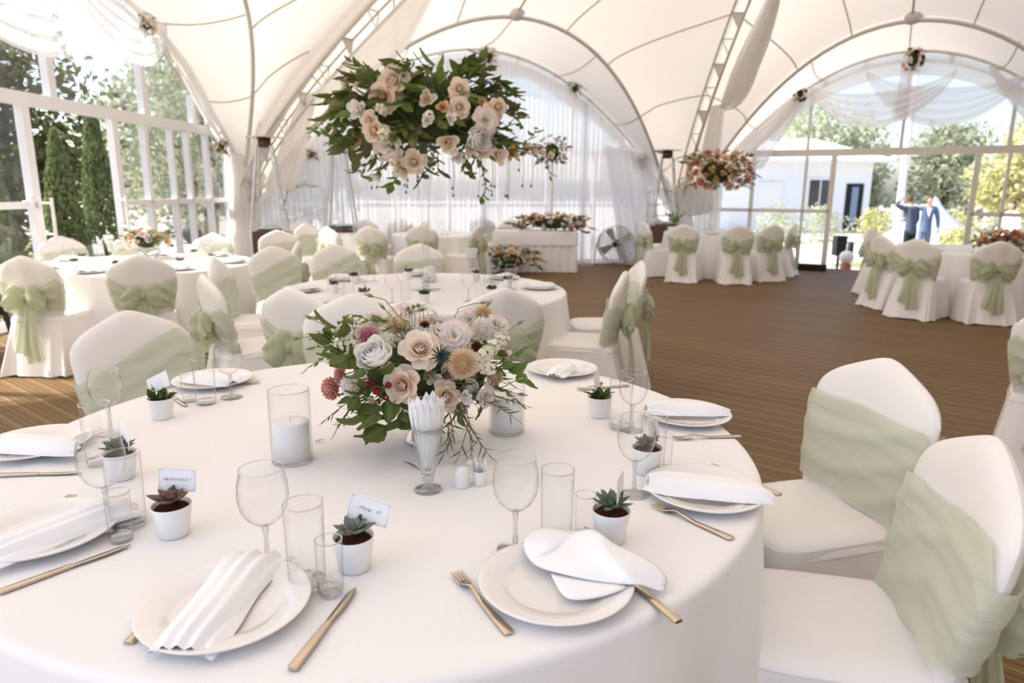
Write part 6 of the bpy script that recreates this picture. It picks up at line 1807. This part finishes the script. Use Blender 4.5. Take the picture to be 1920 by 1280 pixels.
thuja(-6.38, 9.9, 2.55, .66, 'light green columnar thuja in the middle of the left doorway', 1)
thuja(-6.9, 11.7, 3.1, .74, 'darker columnar thuja at the right jamb of the left doorway', 2)
thuja(-6.6, 8.9, 2.25, .6, 'columnar thuja behind the glass at the left edge of the photo', 3)
tree(-10.5, 14.2, 5.2, 5.2, 'lf_dark', 9000, .10, 'dark dense tree behind the thujas in the left doorway', base=.02, seed=5, blobs=16)
tree(-14.5, 16, 6.8, 6.5, 'lf_dark', 7000, .12, 'dark tall tree at the left edge of the photo', base=.1, seed=6, blobs=14)
tree(-9.0, 20.5, 6.2, 5.0, 'lf_mid', 4200, .12, 'loose green tree seen in the upper left panes beside the chiffon', base=.1, seed=7, blobs=12)
tree(-7.8, 26.0, 5.5, 5.0, 'lf_mid', 3800, .14, 'pale green tree behind the narrow left panes', base=.1, seed=8, blobs=12)
tree(-13, 27, 7, 7, 'lf_mid', 4000, .16, 'distant green tree beyond the left lawn', base=.1, seed=9)
for i, (x, y, h, w, m, lb) in enumerate([
    (15.2, 37, 6.3, 7.0, 'lf_pale', 'pale green tree standing behind the white house'),
    (18.3, 38, 5.4, 5.2, 'lf_pale', 'pale green tree right of the white house'),
    (22.0, 36, 5.2, 4.6, 'lf_mid', 'darker green tree behind the two men'),
    (23.0, 32, 4.6, 4.6, 'lf_yellow', 'yellow green tree right of the two men'),
    (19.8, 24.0, 3.4, 1.5, 'lf_rust', 'rust coloured small tree beside the right door post'),
    (24.5, 27, 4.2, 4.6, 'lf_yellow', 'yellow green tree behind the right hand panes'),
    (32, 44, 6.5, 8, 'lf_pale', 'distant pale tree at the right edge of the photo'),
    (17.0, 33.5, 2.9, 1.2, 'lf_mid', 'small upright green tree at the corner of the house')]):
    tree(x, y, h, w, m, 3600 if w > 3 else 1500, .17 if w > 3 else .09, lb, base=.04 if w > 2 else .15, seed=20+i, blobs=12)
for i, (x, y, h, w, m) in enumerate([(9.9, 26, 1.3, 2.2, 'lf_pale'), (11.8, 26.2, 1.2, 1.9, 'lf_pale'), (13.5, 26.4, 1.1, 1.9, 'lf_yellow'),
    (16.0, 28.5, 1.25, 2.0, 'lf_mid'), (18.2, 28.5, 1.0, 2.0, 'lf_yellow'), (13.3, 20.6, .8, 1.4, 'lf_yellow'), (15.2, 21.5, .9, 1.7, 'lf_mid'),
    (10.6, 16.4, .55, 1.2, 'lf_yellow'), (11.8, 15.9, .6, 1.3, 'lf_yellow'), (9.6, 16.9, .5, 1.0, 'lf_yellow'), (14.0, 16.5, .75, 1.2, 'lf_mid'), (17.5, 24, 1.5, 1.3, 'lf_yellow')]):
    lb = ['pale bush before the white house, leftmost', 'pale bush before the house window', 'yellowish bush before the house wall', 'green bush right of the house door',
          'yellowish bush right of the house door', 'low yellowish bush right of the men', 'low clipped green bush right of the men',
          'low yellow plant just outside the right doorway', 'low yellow plant outside the doorway, nearest the men', 'low yellow plant beside the black speaker', 'green bush behind the right round table', 'tall yellowish shrub left of the men'][i]
    tree(x, y, h, w, m, 900, .07, lb, trunk=False, base=0, seed=50+i, name='bush', blobs=7)
# leaning trunk near the right post
root = empty('leaning_tree', (17.2, 22.0, GZ), label='leaning brown tree trunk behind the right hand panes', cat='tree')
mb = MB(); mb.tube([(0, 0, 0), (.5, 0, .8), (1.1, 0, 2.2), (1.3, 0, 3.4)], [.22, .18, .15, .06], 8); mb.build('trunk', M['bark'], root)
def f(r):
    d = Vector((r.gauss(0, 1), r.gauss(0, 1), r.gauss(0, 1))).normalized()*r.uniform(.4, 1.2)
    return Vector((1.3, 0, 3.6))+d, False
mb = MB(); leaves(mb, 900, f, .1, random.Random(3)); mb.build('crown', M['lf_rust'], root, smooth=False)
# white house
M['house'] = mat('pale_blue_render', (.80, .83, .88), .8, .2, var=.03)
M['roof'] = mat('light_metal_roof', (.82, .83, .85), .5, .4, var=.04)
M['darkglass'] = mat('dark_window', (.04, .05, .06), .1, .5)
root = empty('house', (12.5, 33, GZ), label='low white house with a pale roof, a dark door and a white window', cat='house')
mb = MB(); mb.box((-5, 0, 0), (4.3, 6, 3.25)); mb.build('wall', M['house'], root, smooth=False)
mb = MB(); mb.add([(-5.6, -.8, 3.2), (4.9, -.8, 3.2), (4.9, 7, 3.2), (-5.6, 7, 3.2), (-3.4, 3, 4.5), (2.6, 3, 4.5), (-5.6, -.8, 3.34), (4.9, -.8, 3.34), (4.9, 7, 3.34), (-5.6, 7, 3.34)],
    [(0, 3, 2, 1), (0, 1, 7, 6), (1, 2, 8, 7), (2, 3, 9, 8), (3, 0, 6, 9), (6, 7, 5, 4), (7, 8, 5), (8, 9, 4, 5), (9, 6, 4)])
mb.build('roof', M['roof'], root, smooth=False)
for x, w in ((1.9, 1.1),):
    mb = MB(); mb.box((x-w/2-.08, -.06, 1.0), (x+w/2+.08, .02, 2.5)); fr = mb.build('window_frame', M['frame'], root, smooth=False)
    mb = MB(); mb.box((x-w/2+.05, -.1, 1.1), (x-.05, -.05, 2.4)); mb.box((x+.05, -.1, 1.1), (x+w/2-.05, -.05, 2.4)); mb.build('pane', M['darkglass'], fr, smooth=False)
mb = MB(); mb.box((3.15, -.05, 0.1), (3.95, .02, 2.25)); d_ = mb.build('door', M['dark'], root, smooth=False)
mb = MB(); mb.box((3.4, -.09, .3), (3.7, -.05, 2.1)); mb.build('pane', mat('blue_door_glass', (.2, .28, .4), .2), d_, smooth=False)
mb = MB(); mb.box((-1, -.1, 1.2), (.1, .02, 2.3)); mb.build('window_frame', M['frame'], root, smooth=False)
mb = MB(); mb.box((.0, 2.5, 4.0), (.35, 2.9, 5.0)); mb.build('chimney', M['roof'], root, smooth=False)
# white lamp post
root = empty('lamp_post', (11.9, 21.5, GZ), label='tall white post standing behind the two men', cat='post')
mb = MB(); mb.tube([(0, 0, 0), (0, 0, 6.2)], [.12, .08], 10); mb.build('pole', M['white_metal'], root)
mb = MB(); mb.tube([(-.35, 0, 2.95), (.35, 0, 2.95)], .04, 6); mb.build('crossbar', M['white_metal'], root)
# pale pointed canopy
M['canopy'] = mat('pale_blue_canopy_cloth', (.62, .68, .80), .7, .2, transl=.3)
root = empty('garden_canopy', (14.6, 24.2, GZ), label='small pale blue pointed canopy right of the two men', cat='canopy')
mb = MB(); rows = []
for j in range(6):
    t = j/5; rr = .05+1.7*t**1.35
    rows.append([Vector((rr*math.cos(2*PI*k/8+PI/8), rr*math.sin(2*PI*k/8+PI/8), 1.7-1.5*t)) for k in range(8)])
mb.grid(rows, closeu=True); mb.build('canopy_cloth', M['canopy'], root, smooth=False)
mb = MB(); mb.tube([(0, 0, 0), (0, 0, 1.72)], .03, 6); mb.build('pole', M['white_metal'], root)
# bollard, black speaker, bar of black edging, white ball lamp, parked car
root = empty('loudspeaker', (7.05, 14.9, GZ), label='black loudspeaker box standing outside the right door post', cat='loudspeaker')
mb = MB(); mb.box((-.11, -.11, .50), (.11, .11, .92)); bevel(mb.build('cabinet', M['dark'], root, smooth=False), .01)
mb = MB(); mb.tube([(0, 0, 0), (0, 0, .50)], .03, 8); mb.tube([(-.2, 0, .02), (.2, 0, .02)], .02, 6); mb.build('stand', M['dark'], root)
root = empty('ball_lamp', (6.75, 13.9, GZ), label='round white ball lamp on a reddish base outside the right door post', cat='lamp')
mb = MB(); mb.ell((0, 0, .55), (.14, .14, .14)); mb.build('globe', M['wax'], root)
mb = MB(); mb.lathe([(.001, 0), (.12, 0), (.10, .42), (.001, .42)], 16); mb.build('base', mat('dull_red_plastic', (.45, .12, .10), .5), root)
o = MB(); o.box((-.5, -.09, 0), (.5, .09, .12)); o = bevel(o.build('black_case', M['dark'], smooth=False), .02); o.location = SR.p(2.55, 0.001, .28); o.rotation_euler = (0, 0, -math.atan2(.482, .876))
tag(o, 'long low black case lying at the foot of the right glazing', 'case')
o = MB(); o.lathe([(.001, 0), (.09, 0), (.08, .5), (.001, .52)], 12); o = o.build('bollard', M['dark']); o.location = (9.3, 19.0, GZ); tag(o, 'short dark bollard on the gravel left of the men', 'bollard')
root = empty('planter', (11.9, 17.6, GZ), label='white round planter on the gravel right of the men', cat='planter')
mb = MB(); mb.lathe([(.001, 0), (.2, 0), (.32, .35), (.30, .36), (.28, .30), (.001, .3)], 20); mb.build('bowl', M['pot'], root)
mb = MB(); leaves(mb, 160, lambda r: (Vector((r.gauss(0, .12), r.gauss(0, .12), .38+abs(r.gauss(0, .08)))), False), .05, random.Random(5)); mb.build('plant', M['lf_yellow'], root, smooth=False)
for i, (x, y) in enumerate([(14.1, 20.2)]):
    root = empty('topiary_planter', (x, y, GZ), label='dark planter with a clipped bush beside the pale canopy', cat='planter')
    mb = MB(); mb.lathe([(.001, 0), (.22, 0), (.30, .55), (.26, .55), (.001, .5)], 16); mb.build('planter_box', M['dark'], root)
    mb = MB(); leaves(mb, 500, lambda r: (Vector((r.gauss(0, .16), r.gauss(0, .16), .75+r.gauss(0, .14))), False), .05, random.Random(6)); mb.build('bush', M['lf_mid'], root, smooth=False)
# pale car park objects seen through the left panes
root = empty('parked_car', (-9.4, 24, GZ), label='pale car parked beyond the left lawn', cat='car')
mb = MB(); prof = [(-2.1, .3), (-2.15, .75), (-1.3, .9), (-.7, 1.4), (.8, 1.42), (1.5, .95), (2.1, .85), (2.15, .35)]
for (x0, z0), (x1, z1) in zip(prof, prof[1:]): mb.add([(x0, -.85, z0), (x1, -.85, z1), (x1, .85, z1), (x0, .85, z0)], [(0, 1, 2, 3)])
mb.add([(x, -.85, z) for x, z in prof], [tuple(range(8))]); mb.add([(x, .85, z) for x, z in prof], [tuple(range(8))])
mb.build('body', M['white_metal'], root, smooth=False)
for x in (-1.3, 1.35):
    for y in (-.8, .8):
        mb = MB(); mb.lathe([(.001, -.1), (.33, -.1), (.33, .1), (.001, .1)], 18, M=Matrix.Translation((x, y, .34)) @ Matrix.Rotation(PI/2, 4, 'X')); mb.build('wheel', M['dark'], root)
mb = MB(); mb.add([(-.65, -.87, .95), (1.3, -.87, .95), (.75, -.87, 1.34), (-.5, -.87, 1.34)], [(0, 1, 2, 3)]); mb.build('window', M['darkglass'], root, smooth=False)
# ---------------------------------------------------------------- sky and sun
w = bpy.data.worlds.new('sky'); sc.world = w; w.use_nodes = True
nt = w.node_tree; bg = nt.nodes['Background']; sk = nt.nodes.new('ShaderNodeTexSky')
sk.sky_type = 'NISHITA'; sk.sun_disc = False; sk.sun_elevation = R(48); sk.sun_rotation = R(-83); sk.air_density = .9; sk.dust_density = 2.2; sk.ozone_density = 1.
nt.links.new(sk.outputs[0], bg.inputs[0]); bg.inputs[1].default_value = SKY_STRENGTH
sun = bpy.data.lights.new('sun', 'SUN'); sun.energy = SUN_STRENGTH; sun.angle = R(1.5); sun.color = (1, .94, .86)
so = bpy.data.objects.new('sun', sun); C.objects.link(so)
sd = Vector((-.80, .10, .78)).normalized()
so.rotation_euler = sd.to_track_quat('Z', 'Y').to_euler(); so.location = sd*30
